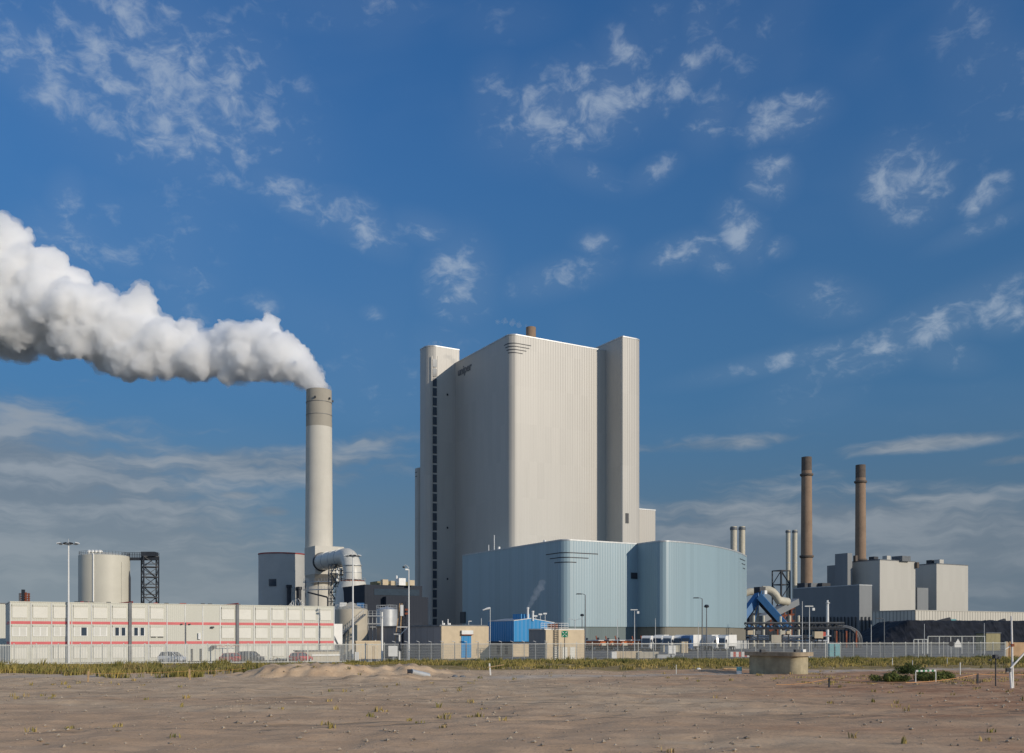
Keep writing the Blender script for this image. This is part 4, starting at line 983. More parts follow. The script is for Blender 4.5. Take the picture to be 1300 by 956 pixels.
# dark covered conveyor and steelwork behind
dc = thing('conveyor', 'dark covered conveyor climbing to the old plant over rusty steelwork', 'conveyor', at(990, 600))
MB().beam(zz(966, 786, 600), zz(1010, 764, 640), 5, 4.2).build('gallery', 'darkgrey', dc)
for i in range(9):
    px_ = 974 + i * 4.4; p_ = at(px_, 640); MB().beam((p_.x, p_.y, 0), (p_.x, p_.y, zat(768 if i > 2 else 782, 640)), .9).build('post', 'rust' if i % 2 else 'dark', dc)
mb = MB()
for py in (772, 780, 788, 796): mb.beam(zz(976, py + 4, 640), zz(1009, py, 640), .8, 1.2)
mb.build('beam', 'rust', dc)
q = at(950, 660); MB().gbox(q, 20, 34, 0, zat(778, 660)).build('backing_shed', 'fgd', dc)
# posts of the pipe bridge: pale vent stacks
for i, (px_, py) in enumerate(((957, 782), (969.5, 782), (991, 783), (1003, 782), (1014, 782))):
    p_ = at(px_, 360); r_ = .42; tag(MB().lathe([(r_, 0), (r_, zat(py, 360)), (r_ * .7, zat(py, 360) + .2)], p_, 16).build('vent_stack', 'duct2', None, (p_.x, p_.y, 0)),
        ('pale vent post nearest the second blue hall', 'pale vent post right of the cream conveyor leg', 'pale vent post at the foot of the blue arm', 'pale vent post just right of the blue conveyor foot', 'pale vent post before the grey wall, last of five')[i], 'vent', 'pale vent posts above the pipe bridge')
pbz, pbz2 = zat(791.5, 330), zat(798.5, 330)
pbr = thing('pipe_bridge', 'long dark truss pipe bridge with blue panels and a curved end', 'pipe bridge', at(1010, 330))
a, b_ = at(947, 330), at(1072, 330); mb = MB()
for z in (pbz, pbz2):
    for dy_ in (0, 2.4): mb.beam((a.x, a.y + dy_, z), (b_.x, b_.y + dy_, z), .35)
n_ = 26
for k in range(n_):
    p_, q_ = a.lerp(b_, k / n_), a.lerp(b_, (k + 1) / n_)
    mb.beam((p_.x, p_.y, pbz2 if k % 2 else pbz), (q_.x, q_.y, pbz if k % 2 else pbz2), .22)
    mb.beam((p_.x, p_.y + 2.4, pbz2 if k % 2 else pbz), (q_.x, q_.y + 2.4, pbz if k % 2 else pbz2), .22)
mb.build('truss', 'dark', pbr)
MB().beam((a.x, a.y + 1.2, pbz + .35), (b_.x, b_.y + 1.2, pbz + .35), 2.4, .25).build('deck', 'steel', pbr)
for k in range(5):
    p_, q_ = a.lerp(b_, .02 + k * .10), a.lerp(b_, .085 + k * .10); MB().beam((p_.x, p_.y + .3, pbz2 + .25 + (.9)), (q_.x, q_.y + .3, pbz2 + .25), .2, .9).build('panel', 'convblue', pbr)
for dy_ in range(4):
    r0 = .22; mb = MB(); o_ = dy_ * .6
    mb.pipe([(a.x, a.y + o_, pbz2 + .4), (b_.x, b_.y + o_, pbz2 + .4 + .25 * dy_)] + [(b_.x + (4.8 + o_) * math.sin(R(x_)), b_.y + o_, pbz2 - 4.6 + .25 * dy_ + (5.0) * math.cos(R(x_))) for x_ in range(10, 91, 16)] + [(b_.x + 4.8 + o_, b_.y + o_, 0)], r0, 8); mb.build('pipe', 'steel' if dy_ % 2 else 'dark', pbr)
for px_ in (960, 985, 1010, 1035, 1060): p_ = at(px_, 331); MB().beam((p_.x, p_.y, 0), (p_.x, p_.y, pbz2), .5).build('post', 'dark', pbr)
for i in range(7): p_ = at(1062 + i * 4.2, 326); MB().beam((p_.x, p_.y, 0), (p_.x, p_.y, zat(801 + (i % 3) * 1.5, 326)), .45).build('valve_post', 'dark' if i % 3 else 'rust', pbr)
# pipe alley below: long pale pipes, boxes
pa = thing('pipe_alley', 'low run of long pale pipes and valve boxes under the truss bridge', 'pipework', at(1000, 300))
for i, (x0, x1, py) in enumerate(((948, 1055, 807.5), (955, 1035, 809.5), (948, 1010, 812), (990, 1050, 813.5))):
    p_, q_ = at(x0, 300 + i), at(x1, 300 + i); MB().tube((p_.x, p_.y, zat(py, 300)), (q_.x, q_.y, zat(py, 300)), .28, None, 10).build('pipe', 'galv' if i != 1 else 'whitem', pa)
for i, (px_, py, sz, mt) in enumerate(((952, 803, 1.6, 'beige'), (962, 803, 1.4, 'steel'), (978, 804, 1.3, 'dark'), (993, 803, 1.5, 'duct2'), (1001, 803, 1.2, 'beige'), (1038, 806, 2.6, 'beige'), (1044, 805, 1.6, 'barrierred'), (984, 811, 3.0, 'tankbeige'), (1022, 808, 1.2, 'dark'), (1031, 811, 1.4, 'dark'))):
    p_ = at(px_, 298); MB().box((p_.x, p_.y, zat(py, 298)), (sz, sz, sz * .8)).build('valve_box', mt, pa); MB().beam((p_.x, p_.y, -.1), (p_.x, p_.y, zat(py, 298)), .3).build('stand', 'dark', pa)
# slender silver stack in front of the grey wall
C = at(1050.5, 400); t_ = thing('flue_stack', 'slender silver stack standing alone before the grey station wall', 'flue', C)
MB().lathe([(.62, 0), (.55, zat(764.5, 400)), (.4, zat(764.5, 400)), (.4, zat(762, 400))], C, 20).build('shaft', 'whitem', t_)
MB().lathe([(.5, zat(766, 400)), (1.0, zat(766, 400)), (1.0, zat(765, 400)), (.5, zat(765, 400))], C, 20).build('collar', 'galv', t_)
MB().beam((C.x - 2, C.y, zat(765.5, 400)), (C.x, C.y, zat(765.5, 400)), .12).build('arm', 'dark', t_)
# coal heap
vs = []; nx_, ny_ = 90, 24
x0, x1 = at(1096, 420).x, at(1360, 420).x
for j in range(ny_):
    for i in range(nx_):
        f_ = i / (nx_ - 1); g_ = j / (ny_ - 1); x = x0 + (x1 - x0) * f_; y = 405 + 60 * g_
        h_ = min(1, f_ / .22) * 10.6 * min(1, g_ / .28) * min(1, (1 - g_) / .2 + .02)
        h_ *= 1 + .06 * mnoise.noise(Vector((x * .05, y * .05, 2))) ; h_ += .5 * mnoise.fractal(Vector((x * .3, y * .3, 4)), .9, 2, 3)
        vs.append((x, y, max(-.2, h_ if h_ > .6 else -.2)))
MBc = MB(); MBc.add(vs, [(j * nx_ + i, j * nx_ + i + 1, (j + 1) * nx_ + i + 1, (j + 1) * nx_ + i) for j in range(ny_ - 1) for i in range(nx_ - 1)])
tag(MBc.build('coal_heap', 'coal', None, (at(1220, 430).x, 430, 0)), 'long black coal heap below the ribbed machine hall', 'coal heap')
for lab, x0, x1, y0, y1, sheet in (('dark stacker boom over the coal heap with a pale blue sheet beside it', 1180, 1206, 792.5, 786, True), ('dark stacker boom at the right end of the coal heap', 1262, 1276, 792, 787.5, False)):
    Y = 480; t_ = thing('stacker', lab, 'stacker', at((x0 + x1) / 2, Y), 'coal stackers'); MB().beam(zz(x0, y0, Y), zz(x1, y1, Y), 2.0, 1.8).build('boom', 'dark', t_)
    p_ = at((x0 + x1) / 2, Y); MB().beam((p_.x, p_.y, 0), (p_.x, p_.y, zat(790, Y)), 1.6).build('tower', 'dark', t_)
    if sheet: MB().box(zz(1206.5, 789.8, Y), (5.4, 1.0, 3.0)).build('sheet', 'teal', t_)
# low olive hut by the heap
q = at(1252, 260); hut = thing('hut', 'small olive brown hut in front of the right part of the coal heap', 'hut', q)
MB().gbox(q, 3, run(q, V2, 1270), 0, zat(804, 260)).build('wall', 'olive', hut); MB().gbox(go(q, -.2, -.2), 3.4, run(q, V2, 1270) + .4, zat(804, 260), zat(803, 260)).build('roof', 'steel', hut)

# ================================================================== lamp posts and masts
def lamp_post(label, px, Y, py, kind, mat='galv', group='lamp posts in the yard', w_=.09):
    p = at(px, Y); z = zat(py, Y); t = thing('lamp_post', label, 'lamp post', p, group)
    MB().tube((p.x, p.y, -.2), (p.x, p.y, z), w_ * 1.35, w_ * .75, 10).build('pole', mat, t)
    if kind == 'single':
        MB().pipe([(p.x, p.y, z - .05), (p.x - .35, p.y, z + .12), (p.x - .9, p.y, z + .14)], .05, 6).build('arm', mat, t)
        MB().box((p.x - 1.0, p.y, z + .12), (.95, .34, .16), 0, .8).build('lamp_head', 'dark', t)
    elif kind == 'double':
        for s in (-1, 1):
            MB().pipe([(p.x, p.y, z - .3), (p.x + s * .6, p.y, z), (p.x + s * 1.0, p.y, z + .02)], .04, 6).build('arm', mat, t)
            MB().box((p.x + s * 1.15, p.y, z + .05), (.5, .26, .14), 0, .8).build('lamp_head', 'galv', t)
    elif kind == 'ball':
        MB().lathe([(.02, z - .1), (.38, z), (.42, z + .2), (.25, z + .42), (.02, z + .46)], p, 14).build('lamp_head', 'dark', t)
    elif kind == 'camera':
        MB().box((p.x - .3, p.y - .1, z), (.5, .25, .22), .4).build('camera', 'whitem', t)
        MB().pipe([(p.x, p.y, z + .2), (p.x - .25, p.y, z + .55), (p.x - .55, p.y, z + .7), (p.x - .75, p.y, z + .45)], .06, 6).build('arm', 'galv', t)
        MB().lathe([(.02, z + .2), (.2, z + .28), (.22, z + .46)], (p.x - .75, p.y), 10).build('lamp_head', 'dark', t)
    elif kind == 'flat':
        MB().box((p.x - .1, p.y, z + .05), (1.5, .5, .18)).build('lamp_head', 'lamp', t)
        MB().box((p.x + .75, p.y, z - .5), (.45, .4, .5)).build('camera', 'white', t)
    return t
def flood_mast(label, px, Y, py, spread, n):
    p = at(px, Y); z = zat(py, Y); t = thing('flood_mast', label, 'flood light', p)
    MB().tube((p.x, p.y, -.2), (p.x, p.y, z), .17, .10, 12).build('pole', 'whitem', t)
    MB().beam((p.x - spread, p.y, z), (p.x + spread, p.y, z), .1).build('arm', 'whitem', t)
    for k in range(n):
        x = p.x - spread + 2 * spread * k / (n - 1); out = 1 if x > p.x else -1
        MB().box((x, p.y - .15, z + .16), (.56, .36, .14), 0, .85, R(-10), R(12 * out)).build('lamp_head', 'whitem' if k in (0, n - 1) else 'dark', t)
        MB().box((x - out * .25, p.y - .1, z + .05), (.3, .3, .3)).build('bracket', 'steel', t)
    MB().lathe([(.02, z), (.1, z), (.04, z + .8)], p, 8).build('finial', 'galv', t)
    return t
flood_mast('tall white flood light mast in front of the container offices', 87, 139.2, 691, 1.35, 4)
flood_mast('tall white flood light mast beside the beige round tank', 448, 158, 706.5, 1.15, 4)
p_ = at(453, 157); tag(MB().box((p_.x, p_.y, .6), (.55, .5, 1.5)).build('switch_cabinet', 'white', None, (p_.x, p_.y, 0)), 'small white cabinet at the foot of the right flood light mast', 'cabinet')
lamp_post('thin white mast with a camera and small lamp before the stair tower', 519, 146, 723, 'camera', 'whitem', None, .11)
p_ = at(485, 139.5); t_ = thing('mast', 'plain thick white mast standing left of the leaning lattice mast', 'mast', p_)
MB().tube((p_.x, p_.y, -.2), (p_.x, p_.y, zat(777, 139.5)), .16, .13, 12).build('pole', 'white', t_)
MB().lathe([(.15, zat(785, 139.5)), (.2, zat(784.5, 139.5)), (.2, zat(783, 139.5)), (.15, zat(782.5, 139.5))], p_, 12).build('collar', 'galv', t_)
for (lab, px_, Y, py, kd) in (('dark tall lamp post with one arm right of the beige block', 743, 152, 755, 'single'), ('thin lamp post with a round dark head behind the tallest dark lamp post', 739, 200, 782, 'ball'),
  ('lamp post with two outstretched arms above the beige block roof', 730, 185, 786, 'double'), ('slim bare post against the first blue hall', 784, 215, 786, 'none'),
  ('lamp post with a flat white head before the gap between the halls', 805.5, 205, 774.5, 'flat'), ('slim bare post before the shaded side of the second blue hall', 832, 230, 785, 'none'),
  ('tall dark lamp post before the second blue hall, taller of two', 891.5, 156, 760, 'single'), ('dark lamp post with a round head, shorter of two before the second blue hall', 897, 158, 771, 'ball'),
  ('faint thin post left of the two dark lamp posts', 886.5, 250, 789, 'none'), ('bare white pole before the grey station wall', 1018.5, 170, 763.5, 'none'),
  ('white lamp post with a round head before the grey station wall', 1027.5, 180, 770, 'flat'), ('lamp post with a dark head before the shaded end of the machine hall', 1122.5, 170, 786, 'single'),
  ('thin bare post at the left end of the coal heap', 1106, 200, 793, 'none'), ('thin bare post before the coal heap near the ribbed hall corner', 1173.5, 200, 792, 'none'), ('thin bare post before the right half of the coal heap', 1249.5, 205, 791, 'none')):
    if kd == 'none':
        p = at(px_, Y); t_ = tag(MB().tube((p.x, p.y, -.2), (p.x, p.y, zat(py, Y)), .085, .055, 8).build('pole', 'galv', None, (p.x, p.y, 0)), lab, 'pole', 'bare poles in the yard')
    else: lamp_post(lab, px_, Y, py, kd, 'steel' if 'dark' in lab else 'galv')
for px_, py, lab in ((595, 789, 'small lamp on a short mast above the beige workshop, nearer the blue shed'), (611, 785, 'thin bare mast between the small lamp and the windsock')):
    p = at(px_, 178); t_ = thing('roof_mast', lab, 'mast', p); MB().tube((p.x, p.y, 0), (p.x, p.y, zat(py, 178)), .06, None, 8).build('pole', 'galv', t_)
    if px_ < 600: MB().box((p.x + .25, p.y, zat(py, 178) + .05), (.6, .25, .14)).build('lamp_head', 'white', t_)

# ================================================================== vehicles
def loft(stations, sec):
    mb = MB(); n = len(sec); vs = []
    for x, zl, zh, w_ in stations:
        for (fy, fz) in sec: vs.append((x, fy * w_, zl + (zh - zl) * fz))
    fs = [(i * n + k, (i + 1) * n + k, (i + 1) * n + (k + 1) % n, i * n + (k + 1) % n) for i in range(len(stations) - 1) for k in range(n)]
    fs += [tuple(range(n)), tuple((len(stations) - 1) * n + k for k in range(n))[::-1]]
    mb.add(vs, fs); mb.smooth = True; return mb
def wheel(par, x, y, r=.31, w_=.2, rim='galv'):
    o = MB().pipe([(x, y - w_ / 2, r), (x, y + w_ / 2, r)], r, 20).build('wheel', 'black', par)
    MB().pipe([(x, y - w_ / 2 - .015, r), (x, y + w_ / 2 + .015, r)], r * .62, 14).build('rim', rim, o)
def car(label, paint, suv=0.0):
    t = thing('parked_car', label, 'car', (0, 0, 0), 'cars parked along the offices')
    sec = [(-.88, 0), (.88, 0), (1, .3), (1, .62), (.93, 1), (-.93, 1), (-1, .62), (-1, .3)]
    up = suv * .12
    loft([(-2.08, .42, .80 + up, .74), (-1.98, .28, .93 + up, .86), (-1.2, .24, .97 + up, .90), (.7, .24, .95 + up, .90), (1.65, .25, .86 + up, .87), (2.02, .30, .72 + up, .78), (2.1, .42, .62, .68)], sec).build('body', paint, t)
    sec2 = [(-1, 0), (1, 0), (.86, .75), (.72, 1), (-.72, 1), (-.86, .75)]
    h = 1.47 + suv * .22
    xr = -1.95 if suv else -1.55
    loft([(xr, .93 + up, .96 + up, .80), (xr + .35, .93 + up, h - .06, .80), (-.4, .93 + up, h, .82), (.35, .93 + up, h - .04, .82), (1.15, .93 + up, .96 + up, .80)], sec2).build('window', 'glass', t)
    loft([(xr + .38, h - .07, h - .03, .60), (-.4, h - .01, h + .025, .63), (.38, h - .05, h - .01, .61)], [(-1, 0), (1, 0), (.9, 1), (-.9, 1)]).build('roof', paint, t)
    for s in (-1, 1):
        for a, b_ in (((1.12, .80 * s, .95 + up), (.37, .64 * s, h - .03)), ((-.35, .82 * s, .95 + up), (-.38, .66 * s, h - .02)), ((xr + .03, .8 * s, .95 + up), (xr + .38, .63 * s, h - .05))): MB().beam(a, b_, .07).build('pillar', paint, t)
        MB().box((1.98, .56 * s, .70), (.16, .34, .14)).build('headlight', 'lamp', t); MB().box((-2.03, .62 * s, .80 + up), (.12, .22, .2)).build('tail_light', 'redlamp', t)
        MB().box((.75, .97 * s, 1.0 + up), (.1, .14, .12)).build('mirror', paint, t)
        for x in (-1.28, 1.3): wheel(t, x, .80 * s)
    MB().box((-2.1, 0, .62), (.03, .52, .12)).build('number_plate', 'white', t); MB().box((2.1, 0, .45), (.05, 1.1, .16)).build('grille', 'dark', t)
    return t
for lab, paint, suv, px_, Y, rz in (('white car parked by the grey posts of the office entrance', 'carwhite', 1, 219.5, 140.5, R(-20)), ('red hatchback with its tail to us, left of the dark grey car', 'carred', 0, 294.5, 142.5, R(68)),
   ('dark grey car parked between the two red cars', 'cargrey', 1, 318, 143.5, R(-25)), ('red car at the right end of the offices by the low bin store', 'carred', 0, 381, 145.5, R(62))):
    c_ = car(lab, paint, suv); p = at(px_, Y); c_.location = (p.x, p.y, 0); c_.rotation_euler = (0, 0, rz)
p = at(345, 142.5); t_ = thing('bicycle', 'little dark bicycle leaning by a white post in front of the offices', 'bicycle', p)
for dx_ in (0, 1.0):
    MB().pipe([(p.x + dx_ + .33 * math.cos(R(a_)), p.y, .36 + .33 * math.sin(R(a_))) for a_ in range(0, 361, 20)], .03, 6, False).build('wheel', 'black', t_)
MB().pipe([(p.x, p.y, .36), (p.x + .35, p.y, .85), (p.x + .8, p.y, .85), (p.x + .45, p.y, .36), (p.x + .35, p.y, .85)], .03, 6).build('tubing', 'rust', t_)
MB().pipe([(p.x + 1.0, p.y, .36), (p.x + .8, p.y, .85), (p.x + .78, p.y, 1.02)], .03, 6).build('fork', 'rust', t_)
MB().box((p.x + .33, p.y, .95), (.24, .12, .06)).build('saddle', 'black', t_)

def lorry(label, cabmat, boxmat, box=True):
    t = thing('lorry', label, 'lorry', (0, 0, 0), 'lorries parked in front of the second blue hall')   # faces -y
    prof = [(-2.95, .5), (-3.05, 1.5), (-2.75, 3.05), (-2.45, 3.4), (-.95, 3.45), (-.9, .5)]
    mb = MB(); n = len(prof); mb.add([(sx * 1.22, y, z) for sx in (-1, 1) for y, z in prof], [tuple(range(n)), tuple(n + k for k in range(n))[::-1]] + [(k, n + k, n + (k + 1) % n, (k + 1) % n) for k in range(n)]); mb.build('cab', cabmat, t)
    MB().add([(-1.08, -3.0, 1.75), (1.08, -3.0, 1.75), (1.0, -2.76, 2.85), (-1.0, -2.76, 2.85), (-1.08, -3.06, 1.75), (1.08, -3.06, 1.75), (1.0, -2.82, 2.85), (-1.0, -2.82, 2.85)], [(4, 5, 6, 7), (0, 3, 2, 1), (0, 1, 5, 4), (2, 3, 7, 6), (1, 2, 6, 5), (3, 0, 4, 7)]).build('windscreen', 'glass', t)
    for s in (-1, 1):
        MB().box((s * 1.225, -2.25, 2.2), (.03, .9, .75)).build('window', 'glass', t); MB().box((s * .85, -3.02, .82), (.36, .1, .22)).build('headlight', 'lamp', t)
        MB().box((s * 1.42, -2.85, 2.2), (.18, .14, .7)).build('mirror', 'dark', t)
        for y in (-2.1, 1.6, 2.9): wheel2(t, s * 1.05, y)
    MB().box((0, -3.06, 1.15), (1.7, .06, .6)).build('grille', 'dark', t); MB().box((0, -2.98, .55), (2.3, .2, .35)).build('bumper', 'steel', t)
    MB().box((0, .8, .85), (1.0, 6.6, .3)).build('chassis', 'dark', t)
    if box: MB().box((0, 1.75, 2.35), (2.5, 5.0, 2.6)).build('box_body', boxmat, t)
    else: MB().box((0, 1.7, 1.35), (2.4, 5.0, .7), 0, 1.04).build('tipper_body', boxmat, t)
    return t
def wheel2(par, x, y, r=.5, w_=.3):
    o = MB().pipe([(x - w_ / 2, y, r), (x + w_ / 2, y, r)], r, 18).build('wheel', 'black', par); MB().pipe([(x - w_ / 2 - .02, y, r), (x + w_ / 2 + .02, y, r)], r * .55, 12).build('rim', 'galv', o)
for lab, px_, Y, cm, bm, box, rz in (('white cabbed lorry at the left end of the lorry row behind orange trailers', 825, 292, 'white', 'whitem', False, -28), ('white lorry second from the left, half behind an orange trailer', 838, 294, 'white', 'white', True, -24), ('white lorry with a bare flat bed, third of the row', 852, 290, 'white', 'galv', False, -30),
   ('white lorry just left of the dark blue lorry', 864.5, 290, 'white', 'white', True, -26), ('dark blue cabbed lorry with a white box body', 876, 288, 'truckblue', 'white', True, -34), ('white box lorry turned the other way beside the two dark lamp posts', 907, 290, 'white', 'whitem', True, 20), ('white box lorry at the right end of the row', 921, 289, 'white', 'white', True, -36)):
    c_ = lorry(lab, cm, bm, box); p = at(px_, Y - 30); c_.location = (p.x, p.y, 0); c_.rotation_euler = (0, 0, R(rz)); c_.scale = (1.05, 1.05, 1.16)
def trailer():
    t = thing('trailer', 'orange and white tipping trailer in the row left of the white lorries', 'trailer', (0, 0, 0), 'orange trailers before the first blue hall')
    prof = [(-2.6, 1.2), (-3.1, 2.15), (2.8, 2.35), (2.5, 1.2)]; n = 4
    mb = MB(); mb.add([(sx * 1.15, y, z) for sx in (-1, 1) for y, z in prof], [tuple(range(n)), tuple(n + k for k in range(n))[::-1]] + [(k, n + k, n + (k + 1) % n, (k + 1) % n) for k in range(n)]); mb.build('hopper', 'orange', t)
    MB().box((0, 0, 2.42), (2.3, 5.0, .14)).build('cover', 'white', t); MB().box((0, 0, .95), (.9, 5.6, .3)).build('chassis', 'dark', t)
    MB().box((.2, -3.0, 1.5), (1.9, .3, .6)).build('tailboard', 'duct2', t)
    MB().beam((.6, 2.4, 2.4), (.9, 2.9, 3.4), .22).build('ram', 'rust', t); MB().beam((-.5, 1.2, 2.4), (-.4, 1.2, 3.0), .35).build('ram', 'dark', t)
    for s in (-1, 1):
        for y in (-1.4, 1.4): wheel2(t, s * 1.0, y)
    return t
tr0 = trailer()
for i, (px_, Y, rz) in enumerate(((752, 262, 52), (766, 264, 47), (779, 263, 50), (792, 264, 54), (812, 266, 46), (824, 267, 50), (836, 268, 44))):
    c_ = tr0 if i == 0 else copy_tree(tr0); p = at(px_, Y); c_.location = (p.x, p.y, .1 if i % 2 else 0); c_.rotation_euler = (0, 0, R(rz)); c_.scale = (1.15, 1.15, 1.12)
# stacked blocks, tanks and clutter behind the fence
for nm, lab, cat, px_, Y, sz, z0, mt, rz in (('concrete_block', 'long low cream block row behind the mesh fence below the trailers', 'concrete block', 797, 172, (5.0, .9, 1.25), 0, 'beige', 8),
   ('concrete_block', 'long low pinkish block row right of the cream one', 'concrete block', 823, 172, (3.6, .9, 1.15), 0, 'tankbeige', 8), ('sheet_stack', 'flat pale blue grey sheet stack right of the low block rows', 'sheet stack', 845, 172, (3.2, 1.0, .7), 0, 'galv', 5),
   ('concrete_block', 'small upright cream block at the left of the low block row', 'concrete block', 779, 170, (.9, .8, 1.2), 0, 'white', 10), ('skip', 'yellowish skip in front of the third lorry', 'skip', 853, 235, (5.2, 2.2, 1.7), 0, 'duct2', 12),
   ('equipment_box', 'cream box between the skip and the blue lorry', 'box', 868, 225, (1.6, 1.4, 2.6), 0, 'beige', 12), ('crate', 'dull white crate on the ground right of the sheet stack', 'crate', 851, 200, (1.8, 1.4, 2.0), 0, 'whitem', 20),
   ('portable_toilet', 'pair of teal cabins seen through the fence right of the bunker', 'cabin', 1058, 185, (2.1, 1.4, 2.5), 0, 'teal', 6), ('container', 'pale steel container behind the lorries at the foot of the second hall', 'container', 938, 300, (6.0, 2.4, 2.5), 0, 'galv', 30)):
    p = at(px_, Y); t_ = thing(nm, lab, cat, p)
    hh = sz[2]; mb = MB(); mb.box((p.x, p.y, z0 + hh / 2), sz, R(rz), .97); mb.build('body', mt, t_)
    if nm == 'concrete_block':
        k = int(sz[0] / .9)
        for i in range(k - 1 if k > 1 else 0): q_ = p + Vector((math.cos(R(rz)), math.sin(R(rz)), 0)) * (-sz[0] / 2 + (i + 1) * sz[0] / k); MB().box((q_.x, q_.y, hh / 2), (.04, sz[1] + .02, hh + .02), R(rz)).build('joint', 'steel', t_)
    elif nm == 'portable_toilet':
        for dx_ in (-.52, .52): MB().box((p.x + dx_, p.y - .72, 1.15), (.78, .06, 1.9), R(rz)).build('door', 'galv' if False else 'teal', t_)
        MB().box((p.x, p.y, 2.55), (2.2, 1.5, .12), R(rz)).build('roof', 'whitem', t_); MB().box((p.x, p.y - .73, 1.2), (.06, .06, 2.4), R(rz)).build('joint', 'dark', t_)
    elif nm in ('skip', 'container'):
        for i in range(6): q_ = p + Vector((math.cos(R(rz)), math.sin(R(rz)), 0)) * (-sz[0] / 2 + (i + .5) * sz[0] / 6); MB().box((q_.x, q_.y, z0 + hh / 2), (.1, sz[1] + .1, hh), R(rz)).build('rib', mt, t_)
        MB().box((p.x, p.y, z0 + hh + .05), (sz[0] + .1, sz[1] + .1, .1), R(rz)).build('rim', 'steel', t_)
    else:
        MB().box((p.x, p.y, z0 + hh + .05), (sz[0] + .12, sz[1] + .12, .1), R(rz)).build('lid', 'steel', t_)
        for dx_ in (-.3, .3): MB().box((p.x + dx_ * sz[0], p.y - sz[1] / 2 - .02, hh / 2), (.08, .06, hh * .95), R(rz)).build('batten', 'steel', t_)
bar = thing('barrier', 'long red and white barrier lying just inside the fence left of the bunker', 'barrier', at(941, 168)); a, b_ = at(927, 168), at(955, 168)
for k in range(8): p_, q_ = a.lerp(b_, k / 8), a.lerp(b_, (k + 1) / 8); MB().beam((p_.x, p_.y, .75), (q_.x, q_.y, .75), .45, .9).build('segment', 'barrierred' if k % 2 else 'white', bar)
# ================================================================== foreground objects
Bc = at(993, 100); bk_ = thing('concrete_bunker', 'round concrete bunker with an overhanging slab lid on the bare ground', 'bunker', (Bc.x, 101.5, 0))
K0 = at(1009.5, 98.6); dl = Vector((-.62, .785, 0)); dr = Vector((.785, .62, 0))
def brect(o_): 
    k_ = K0 - (dl + dr) * o_; return [k_, k_ + dr * (2.9 + 2 * o_), k_ + dr * (2.9 + 2 * o_) + dl * (6.0 + 2 * o_), k_ + dl * (6.0 + 2 * o_)]
def corner_px(): return None
MB().prism(fillet(brect(0), [.9, 1.0, .6, .5], 12), -.4, zat(833, 100)).build('wall', 'concrete', bk_)
MB().prism(fillet(brect(.32), [.8, .8, .5, .4], 8), zat(833, 100), zat(828, 100)).build('lid', plain('weathered_lid', (.30, .24, .165), .9, var=.25, scale=1.2, bump=.3, dirt=.5), bk_)
for px_, w_ in ((968, .5), (1012, .6), (1020, .35)): p_ = at(px_, 101); MB().box((p_.x, p_.y, zat(826.5, 100)), (w_, .4, .32), .3).build('lid_hatch', 'dark' if px_ != 1020 else 'white', bk_)
def gpt(px, py):   # where the ground shows at a pixel
    y = CZ * F / (py - HY); return at(px, y)
def on(p): return Vector((p.x, p.y, gz(p.x, p.y)))
pw = thing('pipe_piece', 'pale concrete pipe lying on the sand right of the mound', 'pipe', on(gpt(533, 862))); p_ = on(gpt(522, 863)); q_ = on(gpt(544, 862))
MB().pipe([(p_.x, p_.y, p_.z + .22), (q_.x, q_.y, q_.z + .22)], .26, 18).build('barrel', 'galv', pw); MB().pipe([(p_.x - .02, p_.y, p_.z + .22), (p_.x - .35, p_.y - .02, p_.z + .22)], .22, 18).build('socket', 'dark', pw)
for lab, px_, py, h_, mt, w_, lean in (('sand coloured stake in the dune grass before the flood light mast', 111.5, 866, .92, 'wood', .12, .06), ('orange brown stake in the sand before the white car', 241.5, 864, .95, 'wood', .12, -.08),
   ('short black stake carrying the orange cord left of the bush', 1052.5, 872, .75, 'dark', .12, 0), ('black stake carrying the orange cord near the right edge', 1241, 868, .85, 'dark', .13, 0), ('thin pale stake on the turf before the lorries', 858.5, 855, 1.0, 'fence', .07, 0),
   ('thin pale stake at the turf edge left of the bush', 1133, 848, 1.0, 'fence', .07, 0), ('thin grey stake just left of the bush', 1158.5, 849, .8, 'galv', .06, 0), ('pale stake in the red soil between bush and sign posts', 1219, 858, 1.25, 'fence', .08, 0), ('thin grey stake in the turf below the round dark sign', 1202.5, 846, .9, 'galv', .06, 0)):
    p_ = on(gpt(px_, py)); tag(MB().beam((p_.x, p_.y, p_.z - .25), (p_.x + lean, p_.y, p_.z + h_), w_).build('stake', mt, None, p_), lab, 'stake', 'marker stakes')
p_ = on(gpt(622.5, 857)); cr = thing('marker_post', 'white wooden post with a crooked crossbar in front of the turf', 'marker post', p_)
MB().beam((p_.x + .05, p_.y, p_.z - .2), (p_.x - .08, p_.y, p_.z + 1.25), .14).build('post', 'white', cr); MB().beam((p_.x - .3, p_.y - .1, p_.z + .85), (p_.x + 1.4, p_.y - .1, p_.z + 1.12), .07).build('crossbar', 'wood', cr)
def cord(label, pts, sag=.15, rad=.022):
    out = []
    for i in range(len(pts) - 1):
        a, b_ = Vector(pts[i]), Vector(pts[i + 1])
        for k in range(9): f_ = k / 8; q = a.lerp(b_, f_); out.append((q.x, q.y, q.z - sag * 4 * f_ * (1 - f_)))
    tag(MB().pipe(out, rad, 6).build('cord', 'rope', None, out[0]), label, 'cord')
def up(px, py, h_): p = on(gpt(px, py)); return (p.x, p.y, p.z + h_)
e1 = up(1052.5, 872, .70); e2 = up(1241, 868, .80)
cord('orange cord strung between the black stakes across the red soil', [up(985, 873, .30), e1, up(1150, 876, .60), e2, up(1330, 864, .72)])
cord('faint cord along the dune grass before the container offices', [up(-60, 858, .8), up(111.5, 866, .75), up(241.5, 864, .8), up(312, 860, .9)], .1, .009)
